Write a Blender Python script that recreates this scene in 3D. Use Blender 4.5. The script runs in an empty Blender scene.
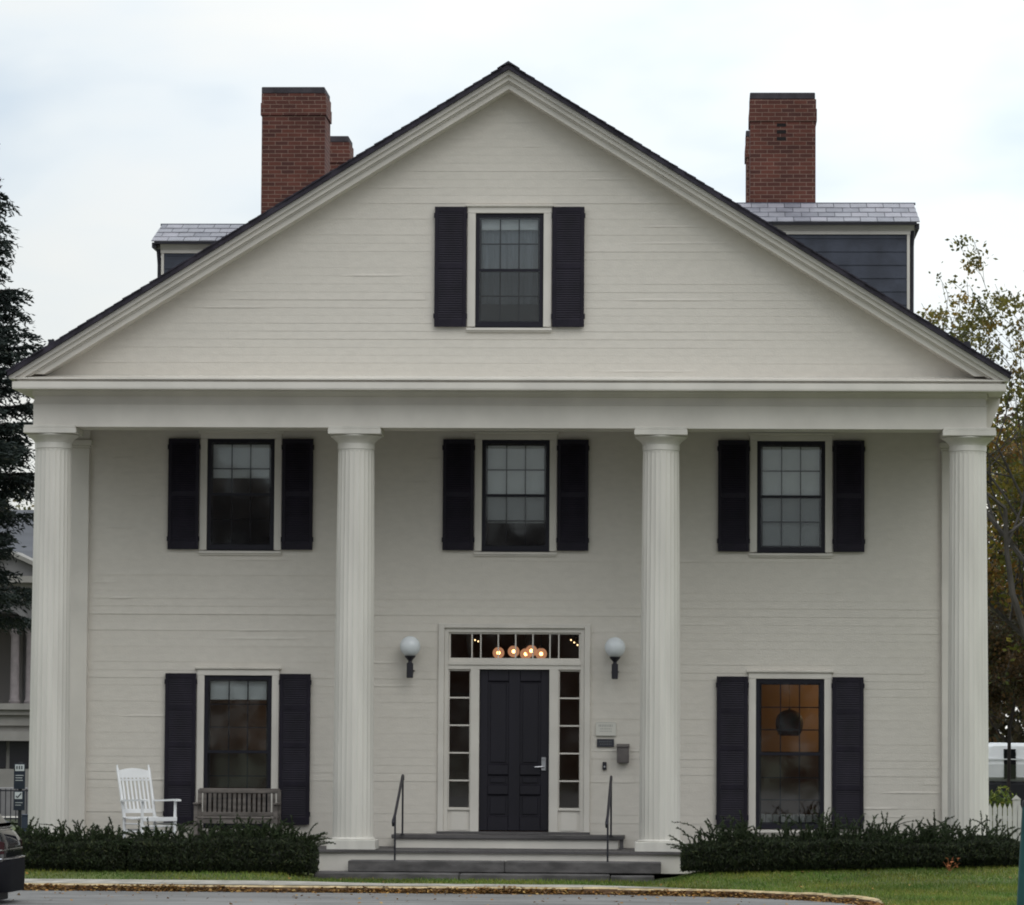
import bpy, math, random
import numpy as np
from mathutils import Vector, Matrix

R = math.radians
rnd = random.Random(7)
S = bpy.context.scene
COL = S.collection

# ------------------------------------------------------------------ camera
CAM = (2.69, -60.0016, 1.6391)
YAW, PITCH, ROLL = R(2.5178), R(3.8425), R(0.3612)
cam = bpy.data.cameras.new("camera")
cam.sensor_fit = 'HORIZONTAL'
cam.sensor_width = 36.0
cam.lens = 4203.29 / 1024 * 36.0
cam.clip_start, cam.clip_end = 0.5, 5000
camo = bpy.data.objects.new("camera", cam)
COL.objects.link(camo)
fw = Vector((-math.sin(YAW) * math.cos(PITCH), math.cos(YAW) * math.cos(PITCH), math.sin(PITCH)))
r0 = Vector((math.cos(YAW), math.sin(YAW), 0))
u0 = r0.cross(fw)
rx = r0 * math.cos(ROLL) + u0 * math.sin(ROLL)
ux = u0 * math.cos(ROLL) - r0 * math.sin(ROLL)
M = Matrix((rx, ux, -fw)).transposed().to_4x4()
M.translation = Vector(CAM)
camo.matrix_world = M
S.camera = camo

# ------------------------------------------------------------------ world, sun, exposure
SUN_EL, SUN_AZ = R(48), R(150)          # azimuth clockwise from +Y (north)
w = bpy.data.worlds.new("World")
S.world = w
w.use_nodes = True
nt = w.node_tree
nt.nodes.clear()
N = nt.nodes.new
L = nt.links.new
out = N('ShaderNodeOutputWorld')
bg = N('ShaderNodeBackground')
bg.inputs['Strength'].default_value = 0.1
sky = N('ShaderNodeTexSky')
sky.sky_type = 'NISHITA'
sky.sun_disc = False
sky.sun_elevation = SUN_EL
sky.sun_rotation = SUN_AZ
tc = N('ShaderNodeTexCoord')
mp = N('ShaderNodeMapping')
mp.inputs['Scale'].default_value = (8.0, 3.0, 20.0)
mp.inputs['Location'].default_value = (3.3, 1.0, 0.6)
L(tc.outputs['Generated'], mp.inputs['Vector'])
nz = N('ShaderNodeTexNoise')
nz.inputs['Scale'].default_value = 1.0
nz.inputs['Detail'].default_value = 4.5
nz.inputs['Roughness'].default_value = 0.5
nz.inputs['Distortion'].default_value = 0.2
L(mp.outputs[0], nz.inputs['Vector'])
cr = N('ShaderNodeValToRGB')
cr.color_ramp.elements[0].position = 0.34
cr.color_ramp.elements[0].color = (0.655, 0.765, 0.875, 1)
cr.color_ramp.elements[1].position = 0.66
cr.color_ramp.elements[1].color = (0.97, 0.975, 0.95, 1)
e = cr.color_ramp.elements.new(0.5)
e.color = (0.87, 0.93, 0.965, 1)
L(nz.outputs['Fac'], cr.inputs['Fac'])
# overcast brightness: brighter overhead, brighter to the right of the house where the sun stands behind the cloud
sep = N('ShaderNodeSeparateXYZ')
L(tc.outputs['Generated'], sep.inputs[0])
mz = N('ShaderNodeMapRange')
mz.inputs['From Min'].default_value = 0.0
mz.inputs['From Max'].default_value = 1.0
mz.inputs['To Min'].default_value = 9.1
mz.inputs['To Max'].default_value = 19.5
L(sep.outputs['Z'], mz.inputs['Value'])
mx = N('ShaderNodeMapRange')
mx.inputs['From Min'].default_value = -0.16
mx.inputs['From Max'].default_value = 0.10
mx.inputs['To Min'].default_value = 0.93
mx.inputs['To Max'].default_value = 1.16
L(sep.outputs['X'], mx.inputs['Value'])
mul = N('ShaderNodeMath')
mul.operation = 'MULTIPLY'
L(mz.outputs[0], mul.inputs[0])
L(mx.outputs[0], mul.inputs[1])
my = N('ShaderNodeMapRange')          # the cloud deck is thin to the north, thick to the south
my.inputs['From Min'].default_value = -0.35
my.inputs['From Max'].default_value = 0.35
my.inputs['To Min'].default_value = 0.0
my.inputs['To Max'].default_value = 1.0
L(sep.outputs['Y'], my.inputs['Value'])
ml = N('ShaderNodeMapRange')
ml.inputs['From Min'].default_value = 0.0
ml.inputs['From Max'].default_value = 0.55
ml.inputs['To Min'].default_value = 0.30
ml.inputs['To Max'].default_value = 1.0
L(sep.outputs['Z'], ml.inputs['Value'])
mq = N('ShaderNodeMath')
mq.operation = 'MAXIMUM'
L(my.outputs[0], mq.inputs[0])
L(ml.outputs[0], mq.inputs[1])
mul2 = N('ShaderNodeMath')
mul2.operation = 'MULTIPLY'
L(mul.outputs[0], mul2.inputs[0])
L(mq.outputs[0], mul2.inputs[1])
cl = N('ShaderNodeVectorMath')
cl.operation = 'SCALE'
L(cr.outputs['Color'], cl.inputs[0])
L(mul2.outputs[0], cl.inputs['Scale'])
mh = N('ShaderNodeMapRange')
mh.inputs['From Min'].default_value = 0.05
mh.inputs['From Max'].default_value = 0.13
mh.inputs['To Min'].default_value = 0.75
mh.inputs['To Max'].default_value = 0.0
L(sep.outputs['Z'], mh.inputs['Value'])
mw = N('ShaderNodeMixRGB')
mw.inputs['Color2'].default_value = (0.99, 0.975, 0.90, 1)
mhm = N('ShaderNodeMath')
mhm.operation = 'MULTIPLY'
L(mh.outputs[0], mhm.inputs[0])
L(my.outputs[0], mhm.inputs[1])
L(mhm.outputs[0], mw.inputs['Fac'])
L(cr.outputs['Color'], mw.inputs['Color1'])
L(mw.outputs['Color'], cl.inputs[0])
mix = N('ShaderNodeMixRGB')
mix.inputs['Fac'].default_value = 0.93
L(sky.outputs[0], mix.inputs['Color1'])
L(cl.outputs[0], mix.inputs['Color2'])
L(mix.outputs[0], bg.inputs['Color'])
L(bg.outputs[0], out.inputs['Surface'])

sun = bpy.data.lights.new("sun", 'SUN')
sun.energy = 0.5
sun.angle = R(40)
sun.color = (1.0, 0.95, 0.88)
suno = bpy.data.objects.new("sun", sun)
COL.objects.link(suno)
sd = Vector((math.sin(SUN_AZ) * math.cos(SUN_EL), math.cos(SUN_AZ) * math.cos(SUN_EL), math.sin(SUN_EL)))
suno.rotation_euler = sd.to_track_quat('Z', 'Y').to_euler()
suno.location = (20, -30, 40)

S.view_settings.view_transform = 'Standard'
S.view_settings.look = 'None'
S.view_settings.exposure = 0.0
S.view_settings.gamma = 1.0
S.view_settings.use_curve_mapping = False
S.render.engine = 'CYCLES'
S.cycles.use_denoising = True
S.cycles.filter_width = 1.9
S.cycles.max_bounces = 8
S.cycles.transparent_max_bounces = 16
S.cycles.sample_clamp_indirect = 4


# ------------------------------------------------------------------ helpers
class MB:
    def __init__(s):
        s.v, s.f, s.mi = [], [], []

    def add(s, vs, fs, m=0):
        o = len(s.v)
        s.v += [tuple(p) for p in vs]
        s.f += [tuple(i + o for i in f) for f in fs]
        s.mi += [m] * len(fs)

    def quad(s, a, b, c, d, m=0):
        s.add([a, b, c, d], [(0, 1, 2, 3)], m)

    def box(s, x0, x1, y0, y1, z0, z1, m=0):
        s.add([(x0, y0, z0), (x1, y0, z0), (x1, y1, z0), (x0, y1, z0), (x0, y0, z1), (x1, y0, z1), (x1, y1, z1), (x0, y1, z1)],
              [(0, 3, 2, 1), (4, 5, 6, 7), (0, 1, 5, 4), (1, 2, 6, 5), (2, 3, 7, 6), (3, 0, 4, 7)], m)

    def cbox(s, x0, x1, y0, y1, z0, z1, c=0.008, m=0):
        """box with chamfered vertical front edges and top/bottom front edges"""
        vs, fs = [], []
        lv = [(z0, c), (z0 + c, 0), (z1 - c, 0), (z1, c)]
        for z, i in lv:
            vs += [(x0 + i, y0 + c + i, z), (x0 + c + i, y0 + i, z), (x1 - c - i, y0 + i, z), (x1 - i, y0 + c + i, z),
                   (x1 - i, y1 - c - i, z), (x1 - c - i, y1 - i, z), (x0 + c + i, y1 - i, z), (x0 + i, y1 - c - i, z)]
        for k in range(3):
            for j in range(8):
                a, b = k * 8 + j, k * 8 + (j + 1) % 8
                fs.append((a, b, b + 8, a + 8))
        fs.append(tuple(range(7, -1, -1)))
        fs.append(tuple(range(24, 32)))
        s.add(vs, fs, m)

    def prism(s, poly, y0, y1, m=0, axis='y'):
        """polygon in (x,z) extruded along y (or in (y,z) along x, or (x,y) along z)"""
        n = len(poly)
        def P(a, b, t):
            return (a, t, b) if axis == 'y' else ((t, a, b) if axis == 'x' else (a, b, t))
        vs = [P(a, b, y0) for a, b in poly] + [P(a, b, y1) for a, b in poly]
        fs = [tuple(range(n)), tuple(range(2 * n - 1, n - 1, -1))]
        for i in range(n):
            j = (i + 1) % n
            fs.append((i, i + n, j + n, j))
        s.add(vs, fs, m)

    def tube(s, pts, rad, n=8, m=0, cap=True):
        pts = [Vector(p) for p in pts]
        if not hasattr(rad, '__len__'):
            rad = [rad] * len(pts)
        vs, fs = [], []
        ref = None
        for i, p in enumerate(pts):
            a = pts[max(i - 1, 0)]
            b = pts[min(i + 1, len(pts) - 1)]
            t = (b - a).normalized()
            if ref is None:
                ref = Vector((0, 0, 1)) if abs(t.z) < 0.9 else Vector((1, 0, 0))
            u = (ref - t * ref.dot(t)).normalized()
            ref = u
            v = t.cross(u)
            for k in range(n):
                an = 2 * math.pi * k / n
                vs.append(p + (u * math.cos(an) + v * math.sin(an)) * rad[i])
        for i in range(len(pts) - 1):
            for k in range(n):
                k2 = (k + 1) % n
                fs.append((i * n + k, i * n + k2, (i + 1) * n + k2, (i + 1) * n + k))
        if cap:
            fs.append(tuple(range(n - 1, -1, -1)))
            fs.append(tuple(range((len(pts) - 1) * n, len(pts) * n)))
        s.add(vs, fs, m)

    def bar(s, a, b, wx, wy, up=(0, 0, 1), m=0):
        """rectangular bar from a to b, half sizes wx, wy"""
        a, b = Vector(a), Vector(b)
        t = (b - a).normalized()
        up = Vector(up)
        if abs(t.dot(up)) > 0.95:
            up = Vector((0, 1, 0))
        u = (up - t * up.dot(t)).normalized()
        v = t.cross(u)
        vs = []
        for p in (a, b):
            for i, j in ((-1, -1), (1, -1), (1, 1), (-1, 1)):
                vs.append(p + v * i * wx + u * j * wy)
        s.add(vs, [(0, 3, 2, 1), (4, 5, 6, 7), (0, 1, 5, 4), (1, 2, 6, 5), (2, 3, 7, 6), (3, 0, 4, 7)], m)

    def lathe(s, prof, n=32, c=(0, 0, 0), m=0):
        vs, fs = [], []
        for r_, z in prof:
            for k in range(n):
                a = 2 * math.pi * k / n
                vs.append((c[0] + r_ * math.cos(a), c[1] + r_ * math.sin(a), c[2] + z))
        for i in range(len(prof) - 1):
            for k in range(n):
                k2 = (k + 1) % n
                fs.append((i * n + k, i * n + k2, (i + 1) * n + k2, (i + 1) * n + k))
        fs.append(tuple(range(n - 1, -1, -1)))
        fs.append(tuple(range((len(prof) - 1) * n, len(prof) * n)))
        s.add(vs, fs, m)

    def sphere(s, c, r_, n=20, k=12, m=0):
        prof = [(max(1e-4, r_ * math.sin(math.pi * i / k)), -r_ * math.cos(math.pi * i / k)) for i in range(k + 1)]
        s.lathe(prof, n, c, m)

    def loft(s, rings, m=0, cap=True, closed=True):
        n = len(rings[0])
        vs = [p for r_ in rings for p in r_]
        fs = []
        for i in range(len(rings) - 1):
            for k in range(n if closed else n - 1):
                k2 = (k + 1) % n
                fs.append((i * n + k, i * n + k2, (i + 1) * n + k2, (i + 1) * n + k))
        if cap:
            fs.append(tuple(range(n - 1, -1, -1)))
            fs.append(tuple(range((len(rings) - 1) * n, len(rings) * n)))
        s.add(vs, fs, m)

    def mesh(s, name, mats, smooth=False):
        me = bpy.data.meshes.new(name)
        me.from_pydata(s.v, [], s.f)
        if not isinstance(mats, (list, tuple)):
            mats = [mats]
        for mt in mats:
            me.materials.append(mt)
        if len(mats) > 1:
            me.polygons.foreach_set('material_index', s.mi)
        if smooth:
            me.polygons.foreach_set('use_smooth', [True] * len(me.polygons))
            try:
                me.set_sharp_from_angle(angle=R(35))
            except Exception:
                pass
        me.update()
        return me


def link(name, me, parent=None, loc=(0, 0, 0), rot=(0, 0, 0)):
    o = bpy.data.objects.new(name, me)
    COL.objects.link(o)
    o.location = loc
    o.rotation_euler = rot
    if parent is not None:
        o.parent = parent
    return o


def obj(name, mb, mats, parent=None, loc=(0, 0, 0), rot=(0, 0, 0), smooth=False):
    return link(name, mb.mesh(name, mats, smooth), parent, loc, rot)


def tag(o, label, cat, group=None, kind=None):
    if label:
        o['label'] = label
    if cat:
        o['category'] = cat
    if group:
        o['group'] = group
    if kind:
        o['kind'] = kind
    return o


def thing(name, label, cat, loc=(0, 0, 0), rotz=0, group=None):
    return tag(link(name, None, None, loc, (0, 0, rotz)), label, cat, group)


def struct(o):
    o['kind'] = 'structure'
    return o


def copy_tree(o, parent=None):
    c = o.copy()
    COL.objects.link(c)
    if parent is not None:
        c.parent = parent
    for ch in list(o.children):
        copy_tree(ch, c)
    return c


# ------------------------------------------------------------------ materials
def mat(name, col, rough=0.6, var=0.0, vscale=(6, 6, 6), spec=0.4, bump=0.0, bscale=40, metal=0.0, col2=None, detail=4, lo=0.35, hi=0.65):
    m = bpy.data.materials.new(name)
    m.use_nodes = True
    n = m.node_tree
    b = n.nodes['Principled BSDF']
    b.inputs['Base Color'].default_value = (*col, 1)
    b.inputs['Roughness'].default_value = rough
    b.inputs['Specular IOR Level'].default_value = spec
    b.inputs['Metallic'].default_value = metal
    t = n.nodes.new('ShaderNodeTexCoord')
    if var or col2:
        mpn = n.nodes.new('ShaderNodeMapping')
        mpn.inputs['Scale'].default_value = vscale
        n.links.new(t.outputs['Object'], mpn.inputs['Vector'])
        q = n.nodes.new('ShaderNodeTexNoise')
        q.inputs['Scale'].default_value = 1
        q.inputs['Detail'].default_value = detail
        n.links.new(mpn.outputs[0], q.inputs['Vector'])
        r_ = n.nodes.new('ShaderNodeValToRGB')
        c2 = col2 if col2 else tuple(min(1, c * (1 + var)) for c in col)
        c1 = col if col2 else tuple(c * (1 - var) for c in col)
        r_.color_ramp.elements[0].position = lo
        r_.color_ramp.elements[0].color = (*c1, 1)
        r_.color_ramp.elements[1].position = hi
        r_.color_ramp.elements[1].color = (*c2, 1)
        n.links.new(q.outputs['Fac'], r_.inputs['Fac'])
        n.links.new(r_.outputs['Color'], b.inputs['Base Color'])
    if bump:
        q2 = n.nodes.new('ShaderNodeTexNoise')
        q2.inputs['Scale'].default_value = bscale
        q2.inputs['Detail'].default_value = 4
        n.links.new(t.outputs['Object'], q2.inputs['Vector'])
        bp = n.nodes.new('ShaderNodeBump')
        bp.inputs['Strength'].default_value = bump
        bp.inputs['Distance'].default_value = 0.02
        n.links.new(q2.outputs['Fac'], bp.inputs['Height'])
        n.links.new(bp.outputs[0], b.inputs['Normal'])
    return m


def emit(name, col, strength, base=(0.8, 0.8, 0.8)):
    m = mat(name, base, 0.4)
    b = m.node_tree.nodes['Principled BSDF']
    b.inputs['Emission Color'].default_value = (*col, 1)
    b.inputs['Emission Strength'].default_value = strength
    return m


def glass_mat(name, tint=(0.965, 0.975, 0.975), wavy=0.25, refl=1.0):
    m = bpy.data.materials.new(name)
    m.use_nodes = True
    n = m.node_tree
    n.nodes.clear()
    o = n.nodes.new('ShaderNodeOutputMaterial')
    mx_ = n.nodes.new('ShaderNodeMixShader')
    tr = n.nodes.new('ShaderNodeBsdfTransparent')
    tr.inputs[0].default_value = (*tint, 1)
    gl = n.nodes.new('ShaderNodeBsdfGlossy')
    gl.inputs['Roughness'].default_value = 0.03
    gl.inputs['Color'].default_value = (refl, refl, refl, 1)
    fr = n.nodes.new('ShaderNodeFresnel')
    fr.inputs['IOR'].default_value = 1.5
    t = n.nodes.new('ShaderNodeTexCoord')
    q = n.nodes.new('ShaderNodeTexNoise')
    q.inputs['Scale'].default_value = 3.2
    q.inputs['Detail'].default_value = 1
    bp = n.nodes.new('ShaderNodeBump')
    bp.inputs['Strength'].default_value = wavy
    bp.inputs['Distance'].default_value = 0.03
    n.links.new(t.outputs['Object'], q.inputs['Vector'])
    n.links.new(q.outputs['Fac'], bp.inputs['Height'])
    n.links.new(bp.outputs[0], gl.inputs['Normal'])
    n.links.new(fr.outputs[0], mx_.inputs[0])
    n.links.new(tr.outputs[0], mx_.inputs[1])
    n.links.new(gl.outputs[0], mx_.inputs[2])
    n.links.new(mx_.outputs[0], o.inputs[0])
    return m


def screen_mat(name, col, open_):
    m = bpy.data.materials.new(name)
    m.use_nodes = True
    n = m.node_tree
    n.nodes.clear()
    o = n.nodes.new('ShaderNodeOutputMaterial')
    mx_ = n.nodes.new('ShaderNodeMixShader')
    mx_.inputs[0].default_value = open_
    df = n.nodes.new('ShaderNodeBsdfDiffuse')
    df.inputs[0].default_value = (*col, 1)
    tr = n.nodes.new('ShaderNodeBsdfTransparent')
    n.links.new(df.outputs[0], mx_.inputs[1])
    n.links.new(tr.outputs[0], mx_.inputs[2])
    n.links.new(mx_.outputs[0], o.inputs[0])
    return m


def leaf_mat(name, trans=0.3, rough=0.6):
    """colour comes from the leaf's own 'tone' attribute (each leaf has its own pigment)"""
    m = bpy.data.materials.new(name)
    m.use_nodes = True
    n = m.node_tree
    n.nodes.clear()
    o = n.nodes.new('ShaderNodeOutputMaterial')
    at = n.nodes.new('ShaderNodeAttribute')
    at.attribute_name = 'tone'
    b = n.nodes.new('ShaderNodeBsdfPrincipled')
    b.inputs['Roughness'].default_value = rough
    b.inputs['Specular IOR Level'].default_value = 0.25
    tl = n.nodes.new('ShaderNodeBsdfTranslucent')
    mx_ = n.nodes.new('ShaderNodeMixShader')
    mx_.inputs[0].default_value = trans
    n.links.new(at.outputs['Color'], b.inputs['Base Color'])
    n.links.new(at.outputs['Color'], tl.inputs['Color'])
    n.links.new(b.outputs[0], mx_.inputs[1])
    n.links.new(tl.outputs[0], mx_.inputs[2])
    n.links.new(mx_.outputs[0], o.inputs[0])
    return m


def brick_mat(name):
    m = bpy.data.materials.new(name)
    m.use_nodes = True
    n = m.node_tree
    b = n.nodes['Principled BSDF']
    b.inputs['Roughness'].default_value = 0.85
    b.inputs['Specular IOR Level'].default_value = 0.2
    t = n.nodes.new('ShaderNodeTexCoord')
    sp = n.nodes.new('ShaderNodeSeparateXYZ')
    n.links.new(t.outputs['Object'], sp.inputs[0])
    ad = n.nodes.new('ShaderNodeMath')
    ad.operation = 'ADD'
    n.links.new(sp.outputs['X'], ad.inputs[0])
    n.links.new(sp.outputs['Y'], ad.inputs[1])
    cb = n.nodes.new('ShaderNodeCombineXYZ')
    n.links.new(ad.outputs[0], cb.inputs['X'])
    n.links.new(sp.outputs['Z'], cb.inputs['Y'])
    br = n.nodes.new('ShaderNodeTexBrick')
    br.inputs['Scale'].default_value = 1.0
    br.inputs['Brick Width'].default_value = 0.213
    br.inputs['Row Height'].default_value = 0.0677
    br.inputs['Mortar Size'].default_value = 0.0065
    br.inputs['Mortar Smooth'].default_value = 0.3
    br.inputs['Bias'].default_value = -0.1
    br.inputs['Color1'].default_value = (0.128, 0.047, 0.035, 1)
    br.inputs['Color2'].default_value = (0.070, 0.030, 0.026, 1)
    br.inputs['Mortar'].default_value = (0.215, 0.14, 0.11, 1)
    n.links.new(cb.outputs[0], br.inputs['Vector'])
    q = n.nodes.new('ShaderNodeTexNoise')
    q.inputs['Scale'].default_value = 2.6
    q.inputs['Detail'].default_value = 5
    n.links.new(t.outputs['Object'], q.inputs['Vector'])
    mr = n.nodes.new('ShaderNodeMapRange')
    mr.inputs['To Min'].default_value = 0.55
    mr.inputs['To Max'].default_value = 1.45
    n.links.new(q.outputs['Fac'], mr.inputs['Value'])
    vm = n.nodes.new('ShaderNodeVectorMath')
    vm.operation = 'SCALE'
    n.links.new(br.outputs['Color'], vm.inputs[0])
    n.links.new(mr.outputs[0], vm.inputs['Scale'])
    n.links.new(vm.outputs[0], b.inputs['Base Color'])
    bp = n.nodes.new('ShaderNodeBump')
    bp.inputs['Strength'].default_value = 0.6
    bp.inputs['Distance'].default_value = 0.01
    bp.invert = True
    n.links.new(br.outputs['Fac'], bp.inputs['Height'])
    n.links.new(bp.outputs[0], b.inputs['Normal'])
    return m


CREAM = (0.630, 0.586, 0.522)
m_clap = mat('cream_clapboard_paint', CREAM, 0.55, var=0.025, vscale=(7, 7, 15), bump=0.15, bscale=45, detail=10, spec=0.3)
m_trim = mat('cream_trim_paint', (0.636, 0.597, 0.540), 0.45, var=0.06, vscale=(1.6, 1.6, 1.6), bump=0.08, bscale=30, spec=0.35)
m_column = mat('cream_column_paint', (0.610, 0.580, 0.526), 0.5, var=0.07, vscale=(5, 5, 0.6), bump=0.08, bscale=50, spec=0.3)
m_black = mat('black_shutter_paint', (0.0135, 0.0108, 0.0185), 0.6, var=0.25, vscale=(3, 3, 3), spec=0.22)
m_sash = mat('black_sash_paint', (0.011, 0.010, 0.017), 0.5, spec=0.28)
m_door = mat('dark_door_paint', (0.0115, 0.0098, 0.0155), 0.4, var=0.2, vscale=(2, 2, 0.6), spec=0.35)
m_glass = glass_mat('old_window_glass', wavy=0.012)
m_shade = mat('roller_shade_cloth', (0.82, 0.82, 0.81), 0.9, var=0.03)
m_shade_grey = mat('grey_curtain_cloth', (0.27, 0.29, 0.32), 0.9, var=0.1, vscale=(9, 9, 1))
m_screen = screen_mat('insect_screen_mesh', (0.02, 0.02, 0.026), 0.62)
m_dark_room = mat('dim_room_paint', (0.12, 0.10, 0.095), 0.9)
m_warm_wall = mat('orange_room_paint', (0.48, 0.325, 0.17), 0.8, var=0.12, vscale=(1.5, 1.5, 1.5))
m_brown_room = mat('brown_room_paint', (0.23, 0.165, 0.125), 0.8, var=0.25, vscale=(2, 2, 2))
m_room_shade = mat('lower_room_shade', (0.085, 0.048, 0.036), 0.6)  # dark brown stands in for the unlit lower part of the rooms
m_roof = mat('roof_shingle', (0.030, 0.026, 0.036), 0.9, var=0.35, vscale=(5, 5, 5), bump=0.3, bscale=30)
m_slate = [mat('pale_slate', (0.232, 0.228, 0.255), 0.55, var=0.12, vscale=(5, 5, 5)),
           mat('mid_slate', (0.18, 0.178, 0.205), 0.55, var=0.12, vscale=(5, 5, 5)),
           mat('warm_slate', (0.26, 0.25, 0.28), 0.55, var=0.1, vscale=(5, 5, 5))]
m_slate_dark = mat('dark_slate_siding', (0.050, 0.056, 0.076), 0.7, var=0.2, vscale=(3, 3, 3), bump=0.1)
m_brick = brick_mat('red_brick')
m_cap = mat('chimney_cap_stone', (0.050, 0.044, 0.050), 0.9, var=0.25, vscale=(6, 6, 6))
m_porch = mat('grey_porch_paint', (0.085, 0.078, 0.078), 0.6, var=0.25, vscale=(2, 7, 3), bump=0.05)
m_granite = mat('dark_granite', (0.092, 0.085, 0.083), 0.8, var=0.34, vscale=(3.5, 3.5, 9), bump=0.25, bscale=90, detail=8)
m_iron = mat('black_iron', (0.014, 0.013, 0.020), 0.45, spec=0.5, var=0.2)
m_metal = mat('brushed_metal', (0.45, 0.45, 0.47), 0.35, metal=0.9)
m_white = mat('white_chair_paint', (0.80, 0.80, 0.80), 0.4, var=0.03)
m_teak = mat('weathered_grey_teak', (0.135, 0.118, 0.106), 0.85, var=0.3, vscale=(3, 3, 14), bump=0.2, bscale=25)


# ------------------------------------------------------------------ clapboard walls
def clap(u0, u1, z0, z1, mapf, openings=(), course=0.116, seed=1, lim=None, lipmul=1.0):
    """lapped boards.  mapf(u, depth, z) -> xyz; depth grows towards the viewer; lim(z) -> (umin, umax)"""
    g = random.Random(seed)
    mb = MB()
    z = z0
    while z < z1 - 1e-4:
        h = course * g.uniform(0.95, 1.05)
        zt = min(z + h, z1)
        lip = g.choice((0.002, 0.0026, 0.0032, 0.004, 0.005)) * lipmul
        if g.random() < 0.16:
            lip *= 1.65
        # butt joints
        cuts = []
        u = u0 + g.uniform(1.0, 4.5)
        while u < u1:
            cuts.append(u)
            u += g.uniform(2.6, 4.9)
        ends = [u0] + cuts + [u1]
        zs = sorted({z, zt} | {q for o in openings for q in (o[2], o[3]) if z < q < zt})
        for bi in range(len(ends) - 1):
            d = g.uniform(-0.0006, 0.0006)
            ll = lip * g.uniform(0.6, 1.5)
            sag = g.uniform(-0.0025, 0.0025) if g.random() < 0.8 else g.uniform(-0.006, 0.004)
            ea, eb = ends[bi] + 0.0002, ends[bi + 1] - 0.0002
            for k in range(len(zs) - 1):
                za, zb = zs[k], zs[k + 1]
                iv = [(ea, eb)]
                for o in openings:
                    if o[2] < zb - 1e-6 and o[3] > za + 1e-6:
                        nv = []
                        for a, b in iv:
                            if o[1] <= a or o[0] >= b:
                                nv.append((a, b))
                                continue
                            if o[0] > a:
                                nv.append((a, o[0]))
                            if o[1] < b:
                                nv.append((o[1], b))
                        iv = nv
                for a, b in iv:
                    aa, ab, ba, bb = a, a, b, b
                    if lim:
                        l1, h1 = lim(za)
                        l2, h2 = lim(zb)
                        aa, ba, ab, bb = max(a, l1), min(b, h1), max(a, l2), min(b, h2)
                        if ba - aa < 0.02:
                            continue
                        if bb < ab:
                            ab = bb = (ab + bb) / 2
                    def dep(zz):
                        t = (zz - z) / max(zt - z, 1e-6)
                        return ll * (1 - t) + 0.001 * t + d
                    low = za <= z + 1e-6
                    zl = za - (0.004 + max(sag, 0)) if low else za
                    mb.quad(mapf(aa, dep(za), zl), mapf(ba, dep(za), zl + (sag * 0.5 if low else 0)), mapf(bb, dep(zb), zb), mapf(ab, dep(zb), zb))
                    if low and g.random() < 0.13 and ba - aa > 0.7:      # a sprung or cupped stretch of the board's lower edge
                        la = g.uniform(0.3, min(1.7, ba - aa - 0.1))
                        xa_ = g.uniform(aa, ba - la)
                        k_ = g.uniform(0.003, 0.008)
                        xm1, xm2 = xa_ + la * 0.25, xa_ + la * 0.8
                        for (p_, q_, kp, kq) in ((xa_, xm1, 0.0008, k_), (xm1, xm2, k_, k_ * 0.8), (xm2, xa_ + la, k_ * 0.8, 0.0008)):
                            mb.quad(mapf(p_, dep(za) + kp, zl - 0.003), mapf(q_, dep(za) + kq, zl - 0.003), mapf(q_, dep(za) - 0.0006 + 0.0002, zl + 0.03), mapf(p_, dep(za) - 0.0006 + 0.0002, zl + 0.03))
                            mb.quad(mapf(p_, 0.0, zl - 0.003), mapf(q_, 0.0, zl - 0.003), mapf(q_, dep(za) + kq, zl - 0.003), mapf(p_, dep(za) + kp, zl - 0.003))
                    if low:
                        mb.quad(mapf(aa, -0.004, zl), mapf(ba, -0.004, zl + sag * 0.5), mapf(ba, dep(za), zl + sag * 0.5), mapf(aa, dep(za), zl))
        z = zt
    return mb


# ------------------------------------------------------------------ THE HOUSE
WY = 1.82
house = thing('house', 'large cream clapboard house with four tall columns, a pedimented gable and black shutters', 'house', (0, 0, 0))
WCX = [-4.038, 0.031, 4.083]
LCX = [-4.045, 4.073]
ops = []
for cx in WCX:
    ops.append((cx - 0.53, cx + 0.53, 4.30, 6.02))
for cx in LCX:
    ops.append((cx - 0.53, cx + 0.53, 0.22, 2.52))
ops.append((-1.06, 1.11, 0.0, 3.24))
obj('wall', clap(-6.62, 6.62, 0.0, 6.15, lambda u, d, z: (u, WY - d, z), ops, seed=11), m_clap, house)
TY = -0.25
gk, ga = 0.6135, 10.95
gops = [(0.01 - 0.53, 0.01 + 0.53, 7.42, 9.12)]
obj('gable_wall', clap(-6.9, 6.9, 6.70, 10.9, lambda u, d, z: (u, TY - d, z), gops, seed=23, lim=lambda z: (-(ga - z) / gk, (ga - z) / gk)), m_clap, house)
DEPTH = 16.0
for sx in (-1, 1):
    obj('wall', clap(-DEPTH, -WY, -0.25, 6.2, lambda u, d, z, sx=sx: (sx * (6.62 + d), -u if sx > 0 else -u, z), seed=40 + sx), m_clap, house)
b = MB()
b.box(-6.62, 6.62, DEPTH - 0.1, DEPTH, -0.3, 6.6)
b.prism([(-6.8, 6.5), (6.8, 6.5), (0, 10.75)], DEPTH - 0.12, DEPTH - 0.02)
obj('wall', b, m_clap, house)
b = MB()
b.box(-6.60, 6.60, WY + 0.02, DEPTH - 0.12, -0.45, -0.02)
obj('foundation', b, m_granite, house)

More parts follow.
